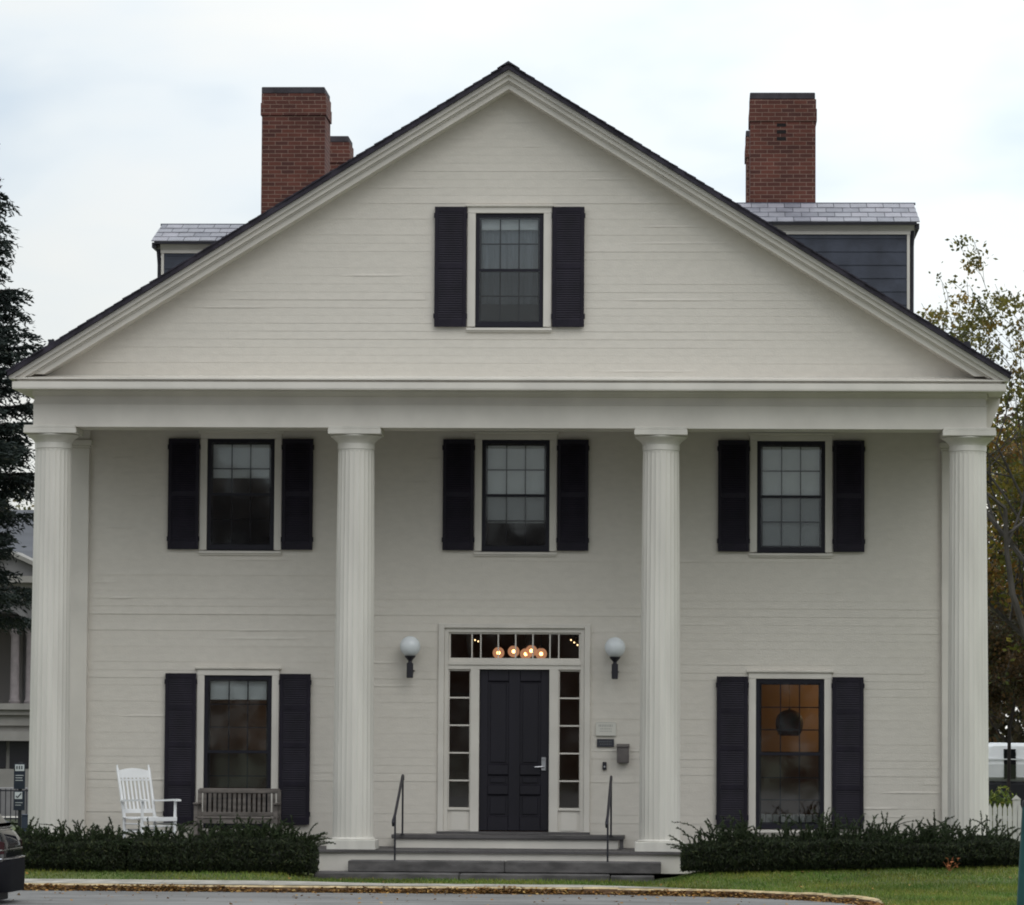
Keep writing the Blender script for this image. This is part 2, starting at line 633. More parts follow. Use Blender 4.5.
# corner pilasters
for sx in (-1, 1):
    b = MB()
    xa, xb = sorted((sx * 6.283, sx * 6.66))
    b.cbox(xa, xb, WY - 0.075, WY + 0.25, 0.16, 5.84)
    b.cbox(xa - 0.03, xb + 0.03, WY - 0.105, WY + 0.25, 0.0, 0.158)
    b.cbox(xa - 0.012, xb + 0.012, WY - 0.09, WY + 0.25, 5.842, 5.875)
    b.cbox(xa - 0.035, xb + 0.035, WY - 0.11, WY + 0.25, 5.877, 5.96)
    b.box(xa, xb, WY - 0.07, WY + 0.25, 5.961, 6.12)
    obj('pilaster', b, m_trim, house)

# entablature, around front and down both sides
b = MB()
b.box(-6.80, 6.80, -0.33, 0.33, 6.0, 6.328)
b.box(-6.815, 6.815, -0.345, 0.33, 6.330, 6.345)
b.box(-6.79, 6.79, -0.318, 0.33, 6.347, 6.75)
for sx in (-1, 1):
    xa, xb = sorted((sx * 6.80, sx * 6.58))
    b.box(xa, xb, 0.332, DEPTH, 6.0, 6.328)
    xa, xb = sorted((sx * 6.815, sx * 6.58))
    b.box(xa, xb, 0.332, DEPTH, 6.330, 6.345)
    xa, xb = sorted((sx * 6.79, sx * 6.58))
    b.box(xa, xb, 0.332, DEPTH, 6.347, 6.64)
obj('entablature', b, m_trim, house)
b = MB()
b.box(-6.57, 6.57, 0.334, WY + 0.1, 6.115, 6.15)
for i in range(15):
    y = 0.34 + i * 0.0985
    b.box(-6.56, 6.56, y, y + 0.095, 6.108, 6.117)
obj('porch_ceiling', b, mat('porch_ceiling_shade', (0.23, 0.205, 0.18), 0.7, var=0.1), house)  # unseen ceiling coloured dark to deepen the shade on the upper porch wall

# horizontal cornice with soffit and sloped flashing
b = MB()
b.box(-7.05, 7.05, -0.70, -0.319, 6.515, 6.53)
b.box(-7.05, 7.05, -0.705, -0.55, 6.531, 6.618)
b.box(-6.99, 6.99, -0.655, -0.4, 6.619, 6.652)
b.prism([(-0.71, 6.653), (-0.71, 6.672), (-0.26, 6.748), (-0.26, 6.653)], -7.065, 7.065, axis='x')
# bed moulding under the soffit
b.prism([(-0.319, 6.44), (-0.345, 6.45), (-0.40, 6.49), (-0.41, 6.514), (-0.319, 6.514)], -6.80, 6.80, axis='x')
obj('cornice', b, m_trim, house)
for sx in (-1, 1):
    b = MB()
    xa, xb = sorted((sx * 6.79, sx * 7.05))
    b.box(xa, xb, -0.318, DEPTH + 0.2, 6.516, 6.529)
    xa, xb = sorted((sx * 6.96, sx * 7.052))
    b.box(xa, xb, -0.549, DEPTH + 0.2, 6.531, 6.64)
    for i in range(90):          # small vent holes with blocks between them along the eave
        y = -0.2 + i * 0.18
        xa, xb = sorted((sx * 6.792, sx * 6.835))
        b.box(xa, xb, y, y + 0.09, 6.455, 6.514)
    obj('eave', b, m_trim, house)

b = MB()
b.prism([(6.803, 6.513), (7.045, 6.513), (7.045, 6.44), (6.875, 5.99), (6.803, 5.97)], 0.45, 0.62)
b.prism([(6.803, 6.44), (6.835, 6.44), (6.835, 6.16), (6.803, 6.16)], 0.42, 0.449)
obj('bracket', b, m_trim, house)

# raking cornice
K = 0.6195
def rake(b, zlo, zhi, yf, yb, xe, zc):
    for sx in (-1, 1):
        xi = (zlo - zc) / K
        xt = (zhi - zc) / K
        if xt <= xe:
            poly = [(0, zlo), (0, zhi), (xt, zc), (xi, zc)]
        elif xi < xe:
            poly = [(0, zlo), (0, zhi), (xe, zhi - K * xe), (xe, zc), (xi, zc)]
        else:
            poly = [(0, zlo), (0, zhi), (xe, zhi - K * xe), (xe, zlo - K * xe)]
        poly = [(sx * x, z) for x, z in poly]
        if sx < 0:
            poly = poly[::-1]
        b.prism(poly, yf, yb)
b = MB()
rake(b, 10.832, 10.918, -0.585, -0.245, 6.99, 6.735)
rake(b, 10.9185, 10.945, -0.615, -0.245, 7.02, 6.70)
rake(b, 10.9455, 11.018, -0.665, -0.245, 7.06, 6.66)
rake(b, 11.0185, 11.088, -0.715, -0.245, 7.095, 6.655)
obj('raking_cornice', b, m_trim, house)

# roof: shingle courses with a slightly ragged verge
b = MB()
g = random.Random(5)
RT = 11.175
b_s = 0.150
slope_len = math.hypot(7.13, 7.13 * K)
ca, sa = 7.13 / slope_len, 7.13 * K / slope_len
nco = int(slope_len / b_s)
for sx in (-1, 1):
    for i in range(nco):
        s0, s1 = slope_len - i * b_s, slope_len - (i + 1) * b_s - 0.02
        yf = -0.80 + g.uniform(-0.012, 0.012)
        t = 0.009 + g.uniform(-0.003, 0.004)
        def P(s_, off, y):
            return (sx * (s_ * ca + off * sa), y, RT - s_ * sa + off * ca)
        s1 = max(s1, 0)
        vs = [P(s0, -0.012, yf), P(s0, t, yf), P(s1, 0.0, yf), P(s1, -0.012, yf)]
        vs += [(p[0], DEPTH + 0.3, p[2]) for p in vs]
        b.add(vs, [(0, 1, 2, 3), (7, 6, 5, 4), (0, 4, 5, 1), (1, 5, 6, 2), (2, 6, 7, 3), (3, 7, 4, 0)])
    poly = [(0, RT - 0.085), (0, RT - 0.014), (sx * 7.11, RT - 0.014 - K * 7.11), (sx * 7.11, RT - 0.085 - K * 7.11)]
    if sx < 0:
        poly = poly[::-1]
    b.prism(poly, -0.785, DEPTH + 0.25)
b.prism([(-0.16, RT - 0.075), (0, RT + 0.026), (0.16, RT - 0.075), (0, RT - 0.01)], -0.81, DEPTH + 0.3)
roof = obj('roof', b, m_roof, house)
for sx in (-1, 1):
    b = MB()
    b.prism([(-0.05, 0), (0.06, 0), (0.03, 0.10), (-0.03, 0.06)], -0.03, 0.03)
    b.box(-0.045, 0.045, -0.012, 0.012, 0.06, 0.09)
    obj('snow_guard', b, m_iron, roof, (sx * 6.50, -0.70, RT - K * 6.50 - 0.02))

# fluted columns
def column(i):
    X = (i - 1.5) * 4.37
    b = MB()
    nf, sub = 24, 6
    zs = [0.15, 0.17, 0.9, 1.7, 2.5, 3.3, 4.1, 4.9, 5.45, 5.66, 5.70]
    rings = []
    for j, z in enumerate(zs):
        t = (z - 0.15) / 5.6
        Rr = 0.291 - 0.032 * t ** 1.5
        dp = 0.009 if 0 < j < len(zs) - 1 else 0.0
        ring = []
        for k in range(nf * sub):
            uu = (k % sub) / sub
            r_ = Rr - dp * math.sin(math.pi * uu) ** 0.8
            a = 2 * math.pi * k / (nf * sub)
            ring.append((r_ * math.cos(a), r_ * math.sin(a), z))
        rings.append(ring)
    b.loft(rings)
    c = obj('column', b, m_column, house, (X, 0, 0))
    b = MB()
    b.cbox(-0.347, 0.347, -0.347, 0.347, 0.0, 0.138, 0.006)
    b.lathe([(0.318, 0.139), (0.322, 0.150), (0.30, 0.165), (0.292, 0.172)], 48)
    obj('plinth', b, m_column, c)
    b = MB()
    b.lathe([(0.258, 5.702), (0.266, 5.706), (0.266, 5.775), (0.262, 5.782), (0.268, 5.79), (0.270, 5.797), (0.284, 5.818), (0.318, 5.848), (0.358, 5.876), (0.372, 5.891), (0.364, 5.908)], 56)
    b.cbox(-0.378, 0.378, -0.378, 0.378, 5.909, 5.985, 0.004)
    b.cbox(-0.37, 0.37, -0.372, 0.372, 5.986, 6.022, 0.004)
    obj('capital', b, m_column, c)
for i in range(4):
    column(i)

# porch floor, risers, platform, steps
b = MB()
g = random.Random(9)
x = -6.95
while x < 6.94:
    x2 = min(x + 0.09, 6.95)
    b.box(x, x2 - 0.003, -0.50 + g.uniform(-0.003, 0.003), WY + 0.05, -0.032, -0.002 + g.uniform(-0.002, 0.0))
    x = x2
obj('porch_floor', b, m_porch, house)
b = MB()
b.box(-6.90, 6.90, -0.455, -0.42, -0.30, -0.033)
b.box(-6.90, -6.86, -0.419, WY, -0.30, -0.033)
b.box(6.86, 6.90, -0.419, WY, -0.30, -0.033)
obj('porch_skirt', b, m_trim, house)
b = MB()
b.box(-1.70, 1.665, 0.90, WY - 0.03, 0.145, 0.188)
b.box(-1.695, 1.66, 0.91, 0.93, 0.13, 0.146)
land = obj('landing', b, m_porch, house)
b = MB()
b.box(-1.64, 1.575, 0.945, 0.97, 0.0, 0.144)
b.box(-1.64, -1.61, 0.971, WY - 0.03, 0.0, 0.144)
b.box(1.545, 1.575, 0.971, WY - 0.03, 0.0, 0.144)
obj('riser', b, m_trim, land)
b = MB()
b.prism([(0.93, 0.0), (0.95, 0.0), (0.95, 0.143), (0.93, 0.143)], 1.60, 1.655, axis='x')
obj('bracket', b, m_porch, land)
b = MB()
b.cbox(-2.175, 0.02, -0.92, -0.458, -0.292, -0.134, 0.012)
b.cbox(0.026, 2.212, -0.92, -0.458, -0.292, -0.130, 0.012)
obj('stone_step', b, m_granite, house)
b = MB()
b.cbox(-2.62, -0.6, -1.30, -0.46, -0.45, -0.294, 0.015)
b.cbox(-0.59, 1.5, -1.30, -0.46, -0.45, -0.298, 0.015)
b.cbox(1.51, 2.12, -1.22, -0.46, -0.45, -0.312, 0.015)
obj('stone_step', b, m_granite, house)


# ---------------------------------------------------------------- shutters
def shutter_mesh(h, rails):
    b = MB()
    wd = 0.458
    st = 0.052
    b.cbox(0, st, -0.018, 0.018, 0, h, 0.003)
    b.cbox(wd - st, wd, -0.018, 0.018, 0, h, 0.003)
    zs = [0.0] + rails + [h]
    rh = 0.072
    edges = []
    for i, z in enumerate(zs):
        if i == 0:
            a, c = 0.0, 0.11
        elif i == len(zs) - 1:
            a, c = h - 0.07, h
        else:
            a, c = z - rh / 2, z + rh / 2
        b.box(st + 0.001, wd - st - 0.001, -0.0145, 0.017, a, c)
        edges.append((a, c))
    for i in range(len(edges) - 1):
        z = edges[i][1] + 0.012
        top = edges[i + 1][0] + 0.012
        while z < top:
            b.add([(st, -0.013, z - 0.014), (wd - st, -0.013, z - 0.014), (wd - st, -0.001, z + 0.021), (st, -0.001, z + 0.021),
                   (st, -0.006, z - 0.017), (wd - st, -0.006, z - 0.017), (wd - st, 0.006, z + 0.018), (st, 0.006, z + 0.018)],
                  [(0, 1, 2, 3), (7, 6, 5, 4), (0, 4, 5, 1), (2, 6, 7, 3)])
            z += 0.033
    # hinge pins
    for z in (0.12, h - 0.16):
        b.box(-0.012, 0.0, -0.012, 0.012, z, z + 0.07)
        b.box(wd, wd + 0.012, -0.012, 0.012, z, z + 0.07)
    return b.mesh('shutter', m_black)


SH_UP = shutter_mesh(1.640, [0.825])
SH_LOW = shutter_mesh(2.215, [0.60, 1.17, 1.72])
SH_GAB = shutter_mesh(1.725, [0.875])


def window(cx, z0, z1, Y, shm, sh_z, rows, mull=0.017, crown=False, shade=None, curtain=None, screen=False, depth=2.4, room_mats=None, cw=0.106, hw=0.5, sh_dx=(0, 0), sill_h=0.078):
    """hw: half width of the dark frame. rows: panes high in each sash"""
    b = MB()
    yo = Y - 0.032
    b.cbox(cx - hw - cw, cx - hw, yo, Y + 0.10, z0 - 0.002, z1 + 0.002, 0.004)
    b.cbox(cx + hw, cx + hw + cw, yo, Y + 0.10, z0 - 0.002, z1 + 0.002, 0.004)
    b.cbox(cx - hw - cw, cx + hw + cw, yo - 0.002, Y + 0.10, z1 + 0.003, z1 + 0.085, 0.004)
    wdn = obj('window', b, m_trim, house)
    b = MB()
    b.prism([(yo - 0.004, z1 + 0.086), (yo - 0.032, z1 + 0.100), (yo - 0.034, z1 + 0.118), (Y, z1 + 0.128), (Y, z1 + 0.086)], cx - hw - cw - 0.028, cx + hw + cw + 0.028, axis='x')
    obj('crown', b, m_trim, wdn)
    b = MB()
    b.prism([(Y + 0.1, z0 - 0.004), (Y - 0.055, z0 - 0.018), (Y - 0.055, z0 - 0.052), (Y - 0.03, z0 - 0.054), (Y - 0.03, z0 - sill_h), (Y + 0.1, z0 - sill_h)], cx - hw - cw - 0.004, cx + hw + cw + 0.004, axis='x')
    obj('sill', b, m_trim, wdn)
    # storm frame and the two sashes
    ys = Y + 0.0
    b = MB()
    st = 0.052
    zm = (z0 + z1) / 2
    fw_ = 0.056
    b.box(cx - hw + 0.001, cx - hw + fw_, ys, ys + 0.021, z0, z1)
    b.box(cx + hw - fw_, cx + hw - 0.001, ys, ys + 0.021, z0, z1)
    b.box(cx - hw + fw_, cx + hw - fw_, ys, ys + 0.021, z0, z0 + 0.075)
    b.box(cx - hw + fw_, cx + hw - fw_, ys, ys + 0.021, z1 - 0.055, z1)
    b.box(cx - hw + fw_, cx + hw - fw_, ys, ys + 0.021, zm - 0.019, zm + 0.019)
    obj('storm_frame', b, m_sash, wdn)
    panes = MB()
    for k, (a, c, yy) in enumerate(((z0 + 0.031, zm + 0.022, ys + 0.055), (zm - 0.022, z1 - 0.031, ys + 0.022))):
        b = MB()
        xa, xb = cx - hw + 0.031, cx + hw - 0.031
        lo = 0.068 if k == 0 else 0.044
        hi = 0.044 if k == 0 else 0.052
        b.box(xa, xa + st, yy, yy + 0.03, a, c)
        b.box(xb - st, xb, yy, yy + 0.03, a, c)
        b.box(xa + st, xb - st, yy, yy + 0.03, a, a + lo)
        b.box(xa + st, xb - st, yy, yy + 0.03, c - hi, c)
        gx0, gx1, gz0, gz1 = xa + st, xb - st, a + lo, c - hi
        for q in (1, 2):
            xx = gx0 + (gx1 - gx0) * q / 3
            b.box(xx - mull / 2, xx + mull / 2, yy + 0.004, yy + 0.026, gz0, gz1)
        for q in range(1, rows):
            zz = gz0 + (gz1 - gz0) * q / rows
            for p in range(3):
                xl = gx0 + (gx1 - gx0) * p / 3 + (mull / 2 + 0.0005 if p else 0)
                xr = gx0 + (gx1 - gx0) * (p + 1) / 3 - (mull / 2 + 0.0005 if p < 2 else 0)
                b.box(xl, xr, yy + 0.004, yy + 0.026, zz - mull / 2, zz + mull / 2)
        obj('sash', b, m_sash, wdn)
        panes.box(gx0 - 0.01, gx1 + 0.01, yy + 0.0135, yy + 0.0165, gz0 - 0.01, gz1 + 0.01)
    panes.box(cx - hw + 0.05, cx + hw - 0.05, ys + 0.009, ys + 0.012, z0 + 0.07, z1 - 0.05)
    obj('pane', panes, m_glass, wdn)
    if screen:
        b = MB()
        b.quad((cx - hw + 0.05, ys + 0.016, z0 + 0.07), (cx + hw - 0.05, ys + 0.016, z0 + 0.07), (cx + hw - 0.05, ys + 0.016, zm - 0.015), (cx - hw + 0.05, ys + 0.016, zm - 0.015))
        obj('insect_screen', b, m_screen, wdn)
    if shade:
        b = MB()
        n = 12
        for i in range(n):
            xa = cx - hw + 0.05 + (2 * hw - 0.1) * i / n
            xb = cx - hw + 0.05 + (2 * hw - 0.1) * (i + 1) / n
            f = lambda x_: ys + 0.125 + 0.004 * math.sin(x_ * 9)
            b.quad((xa, f(xa), shade), (xb, f(xb), shade), (xb, f(xb), z1 + 0.02), (xa, f(xa), z1 + 0.02))
        b.tube([(cx - hw + 0.05, ys + 0.125, shade), (cx + hw - 0.05, ys + 0.125, shade)], 0.012, 6)
        obj('roller_shade', b, m_shade, wdn)
    if curtain:
        for (xa, xb, za, zb, mt) in curtain:
            b = MB()
            n = 26
            pr = None
            for i in range(n + 1):
                x_ = cx + xa + (xb - xa) * i / n
                y_ = ys + 0.20 + 0.018 * math.sin(i * 1.9)
                if pr:
                    b.quad((pr[0], pr[1], za), (x_, y_, za), (x_, y_, zb), (pr[0], pr[1], zb))
                pr = (x_, y_)
            obj('curtain', b, mt, wdn)
    # the room behind the glass
    rm = room_mats or (m_dark_room, m_dark_room)
    b = MB()
    X0, X1, Y0, Y1 = cx - 1.55, cx + 1.55, Y + 0.10, Y + depth
    Z0, Z1 = z0 - 0.28, z1 + 0.25
    zw = z0 + 1.12 if len(rm) > 2 else Z0
    b.quad((X0, Y1, zw), (X1, Y1, zw), (X1, Y1, Z1), (X0, Y1, Z1), 0)
    if zw > Z0:
        b.box(X0, X1, Y1 - 0.05, Y1 + 0.02, Z0, zw, 2)
    b.quad((X0, Y0, Z0), (X0, Y1, Z0), (X0, Y1, Z1), (X0, Y0, Z1), 0)
    b.quad((X1, Y0, Z0), (X1, Y0, Z1), (X1, Y1, Z1), (X1, Y1, Z0), 0)
    b.quad((X0, Y0, Z0), (X1, Y0, Z0), (X1, Y1, Z0), (X0, Y1, Z0), 1)
    b.quad((X0, Y0, Z1), (X0, Y1, Z1), (X1, Y1, Z1), (X1, Y0, Z1), 0)
    wa, wb = cx - hw, cx + hw
    b.quad((X0, Y0, Z0), (X0, Y0, Z1), (wa, Y0, Z1), (wa, Y0, Z0), 1)
    b.quad((wb, Y0, Z0), (wb, Y0, Z1), (X1, Y0, Z1), (X1, Y0, Z0), 1)
    b.quad((wa, Y0, Z0), (wa, Y0, z0), (wb, Y0, z0), (wb, Y0, Z0), 1)
    b.quad((wa, Y0, z1), (wa, Y0, Z1), (wb, Y0, Z1), (wb, Y0, z1), 1)
    obj('room', b, list(rm) if len(rm) > 2 else list(rm), wdn)
    # shutters on both sides
    link('shutter', shm, wdn, (cx - hw - cw - 0.010 - 0.458 + sh_dx[0], Y - 0.055, sh_z), (0, 0, R(0.6)))
    link('shutter', shm, wdn, (cx + hw + cw + 0.010 + sh_dx[1], Y - 0.050, sh_z), (0, 0, R(-0.6)))
    return wdn


window(WCX[0], 4.340, 5.984, WY, SH_UP, 4.343, 2, shade=5.42, screen=True)
window(WCX[1], 4.340, 5.980, WY, SH_UP, 4.345, 2, shade=4.77, screen=True)
window(WCX[2], 4.340, 5.976, WY, SH_UP, 4.345, 2, shade=4.37, screen=True)
window(0.010, 7.456, 9.085, TY, SH_GAB, 7.450, 2, shade=8.87, screen=True, depth=2.2, hw=0.487, cw=0.116,
       curtain=[(-0.46, 0.46, 7.80, 8.95, m_shade_grey)])
wl = window(LCX[0], 0.245, 2.485, WY, SH_LOW, 0.300, 3, shade=2.14, room_mats=(m_brown_room, m_room_shade, m_room_shade), depth=3.0)
wr = window(LCX[1], 0.290, 2.480, WY, SH_LOW, 0.298, 3, room_mats=(m_warm_wall, m_room_shade, m_room_shade), depth=3.0)
b = MB()
for i in range(9):
    b.cbox(LCX[1] - 0.44 + i * 0.098, LCX[1] - 0.352 + i * 0.098, WY + 0.30, WY + 0.42, 0.05, 0.50, 0.012)  # added pale bars stand in for a grey reflection low in the glass
obj('sill_reflection', b, mat('pale_reflection_grey', (0.38, 0.38, 0.36), 0.5), wr)


# ---------------------------------------------------------------- entrance
DX = 0.027
b = MB()
yo = WY - 0.045
b.cbox(-1.09, -1.005, yo, WY + 0.12, 0.19, 3.27, 0.004)
b.cbox(1.058, 1.143, yo, WY + 0.12, 0.19, 3.27, 0.004)
b.cbox(-1.004, 1.057, yo, WY + 0.12, 3.205, 3.27, 0.004)
yi = WY - 0.005
b.box(-1.003, -0.945, yi, WY + 0.14, 0.19, 3.204)
b.box(1.004, 1.056, yi, WY + 0.14, 0.19, 3.204)
b.box(-0.944, 1.003, yi, WY + 0.14, 3.145, 3.204)
b.box(-0.944, 1.003, yi, WY + 0.14, 2.60, 2.735)          # transom bar
b.box(-0.944, 1.003, yi - 0.02, yi - 0.001, 2.665, 2.70)
for xa, xb in ((-0.615, -0.487), (0.543, 0.677)):
    b.cbox(xa, xb, yi - 0.004, WY + 0.14, 0.19, 2.599, 0.004)
for xa, xb in ((-0.944, -0.616), (0.678, 1.003)):          # panels under the sidelights
    b.box(xa, xb, WY + 0.03, WY + 0.14, 0.19, 0.556)
    b.box(xa + 0.045, xb - 0.045, WY + 0.02, WY + 0.03, 0.24, 0.51)
    b.box(xa, xb, WY + 0.0, WY + 0.029, 0.535, 0.560)
ent = obj('door_surround', b, m_trim, house)
b = MB()
b.box(-1.10, 1.15, WY - 0.07, WY + 0.12, 0.189, 0.222)
obj('threshold', b, m_porch, ent)

# door leaf: stiles, rails and panels in relief
b = MB()
d0, d1, dz0, dz1 = -0.486, 0.542, 0.235, 2.598
yd = WY + 0.075
b.box(d0, d1, yd + 0.02, yd + 0.05, dz0, dz1)
xm = (d0 + d1) / 2
def rail(xa, xb, za, zb):
    b.cbox(xa, xb, yd, yd + 0.019, za, zb, 0.005)
rail(d0, d0 + 0.125, dz0, dz1)
rail(d1 - 0.125, d1, dz0, dz1)
rail(xm - 0.085, xm + 0.085, dz0, dz1)
for xa, xb in ((d0 + 0.126, xm - 0.086), (xm + 0.086, d1 - 0.126)):
    for za, zb in ((dz0, 0.44), (0.765, 0.90), (1.055, 1.20), (2.43, dz1)):
        rail(xa, xb, za, zb)
    for za, zb in ((0.44, 0.765), (0.90, 1.055), (1.20, 2.43)):
        b.cbox(xa + 0.035, xb - 0.035, yd + 0.006, yd + 0.0195, za + 0.035, zb - 0.035, 0.006)
        b.prism([(yd + 0.001, zb - 0.001), (yd + 0.019, zb - 0.001), (yd + 0.019, zb - 0.02)], xa, xb, axis='x')
        b.prism([(yd + 0.001, za + 0.001), (yd + 0.019, za + 0.02), (yd + 0.019, za + 0.001)], xa, xb, axis='x')
door = obj('door', b, m_door, house)
b = MB()
hx = 0.463
b.cbox(hx - 0.035, hx + 0.035, yd - 0.022, yd, 1.115, 1.315, 0.006)
b.tube([(hx, yd - 0.02, 1.175), (hx, yd - 0.06, 1.175), (hx - 0.02, yd - 0.07, 1.175), (hx - 0.13, yd - 0.068, 1.168)], 0.011, 8)
b.lathe([(0.02, -0.001), (0.022, 0.006), (0.018, 0.012)], 12, (hx, yd - 0.024, 1.27))
obj('handle', b, m_metal, door, smooth=True)

# transom and sidelights
def px2x(x):
    return (x - 514.2) / 68.0 + DX
b = MB()
for x in (471.5, 480.3, 497.8, 515.2, 532.5, 549.6, 558.4):
    X = px2x(x)
    b.box(X - 0.009, X + 0.009, WY + 0.032, WY + 0.058, 2.766, 3.117)
b.box(-0.943, 1.002, WY + 0.03, WY + 0.06, 2.736, 2.765)
b.box(-0.943, 1.002, WY + 0.03, WY + 0.06, 3.118, 3.144)
b.box(-0.943, -0.915, WY + 0.03, WY + 0.06, 2.766, 3.117)
b.box(0.974, 1.002, WY + 0.03, WY + 0.06, 2.766, 3.117)
tr = obj('transom', b, m_trim, house)
b = MB()
b.box(-0.93, 0.99, WY + 0.0435, WY + 0.0465, 2.75, 3.13)
obj('pane', b, m_glass, tr)
for xa, xb in ((-0.943, -0.616), (0.678, 1.002)):
    b = MB()
    b.box(xa, xa + 0.016, WY + 0.03, WY + 0.06, 0.561, 2.599)
    b.box(xb - 0.016, xb, WY + 0.03, WY + 0.06, 0.561, 2.599)
    for k in range(6):
        z = 0.561 + k * (2.585 - 0.561) / 5
        b.box(xa + 0.0165, xb - 0.0165, WY + 0.032, WY + 0.058, z - (0 if k == 0 else 0.011), z + 0.011)
    sl = obj('sidelight', b, m_trim, house)
    b = MB()
    b.box(xa + 0.01, xb - 0.01, WY + 0.0435, WY + 0.0465, 0.565, 2.595)
    obj('pane', b, m_glass, sl)
# hall behind the door
b = MB()
X0, X1, Y0, Y1, Z0, Z1 = -1.75, 1.8, WY + 0.145, WY + 5.5, 0.12, 3.55
b.quad((X0, Y1, Z0), (X1, Y1, Z0), (X1, Y1, Z1), (X0, Y1, Z1))
b.quad((X0, Y0, Z0), (X0, Y1, Z0), (X0, Y1, Z1), (X0, Y0, Z1))
b.quad((X1, Y0, Z0), (X1, Y0, Z1), (X1, Y1, Z1), (X1, Y1, Z0))
b.quad((X0, Y0, Z0), (X1, Y0, Z0), (X1, Y1, Z0), (X0, Y1, Z0))
b.quad((X0, Y0, Z1), (X0, Y1, Z1), (X1, Y1, Z1), (X1, Y0, Z1))
b.box(X0, -0.95, Y0 - 0.002, Y0 + 0.02, Z0, Z1)
b.box(1.01, X1, Y0 - 0.002, Y0 + 0.02, Z0, Z1)
b.box(-0.949, 1.009, Y0 - 0.002, Y0 + 0.02, 3.16, Z1)
obj('hall', b, mat('dim_hall_paint', (0.42, 0.30, 0.22), 0.9), house)
# stair rising across the hall, seen through the transom
b = MB()
for i in range(12):
    b.box(X0 + 0.02, -0.7, WY + 2.2 + i * 0.26, WY + 2.46 + i * 0.26, 0.12, 0.30 + i * 0.19 if i < 11 else 2.3)
m_stair = mat('painted_stair', (0.34, 0.30, 0.28), 0.6)
stc = obj('staircase', b, m_stair, house)
b = MB()
b.tube([(-0.72, WY + 0.9, 3.45), (-0.70, WY + 1.1, 2.95), (-0.66, WY + 1.25, 2.75), (-0.62, WY + 2.0, 2.55)], 0.04, 8)
obj('banister', b, m_stair, stc)


# ---------------------------------------------------------------- chimneys
def chimney(x0, x1, y0, y1, z0, z1, vent=False):
    b = MB()
    cz = z1 - 0.11
    b.box(x0 + 0.02, x1 - 0.02, y0 + 0.02, y1 - 0.02, z0, cz - 0.36)
    b.box(x0, x1, y0, y1, cz - 0.36, cz - 0.16)
    b.box(x0 + 0.012, x1 - 0.012, y0 + 0.012, y1 - 0.012, cz - 0.16, cz)
    c = obj('chimney', b, m_brick, roof)
    b = MB()
    b.cbox(x0 + 0.012, x1 - 0.03, y0 + 0.012, y1 - 0.03, cz + 0.001, z1, 0.01)
    obj('cap', b, m_cap, c)
    if vent:
        b = MB()
        xv = x0 + 0.53
        for k in range(3):
            b.box(xv - 0.075, xv + 0.075, y0 + 0.016, y0 + 0.10, z1 - 0.79 + k * 0.113, z1 - 0.735 + k * 0.113)  # solid black blocks stand in for the shade inside the vent slots
        obj('vent', b, mat('vent_shade_black', (0.012, 0.009, 0.009), 0.9), c)
    return c
chimney(-4.505, -3.42, 8.5, 9.55, 7.6, 12.275)
chimney(-4.37, -3.345, 12.4, 13.3, 7.6, 12.02)
chimney(3.535, 4.645, 8.5, 9.55, 7.6, 12.178, vent=True)
chimney(3.515, 4.55, 12.4, 13.3, 7.6, 12.115)


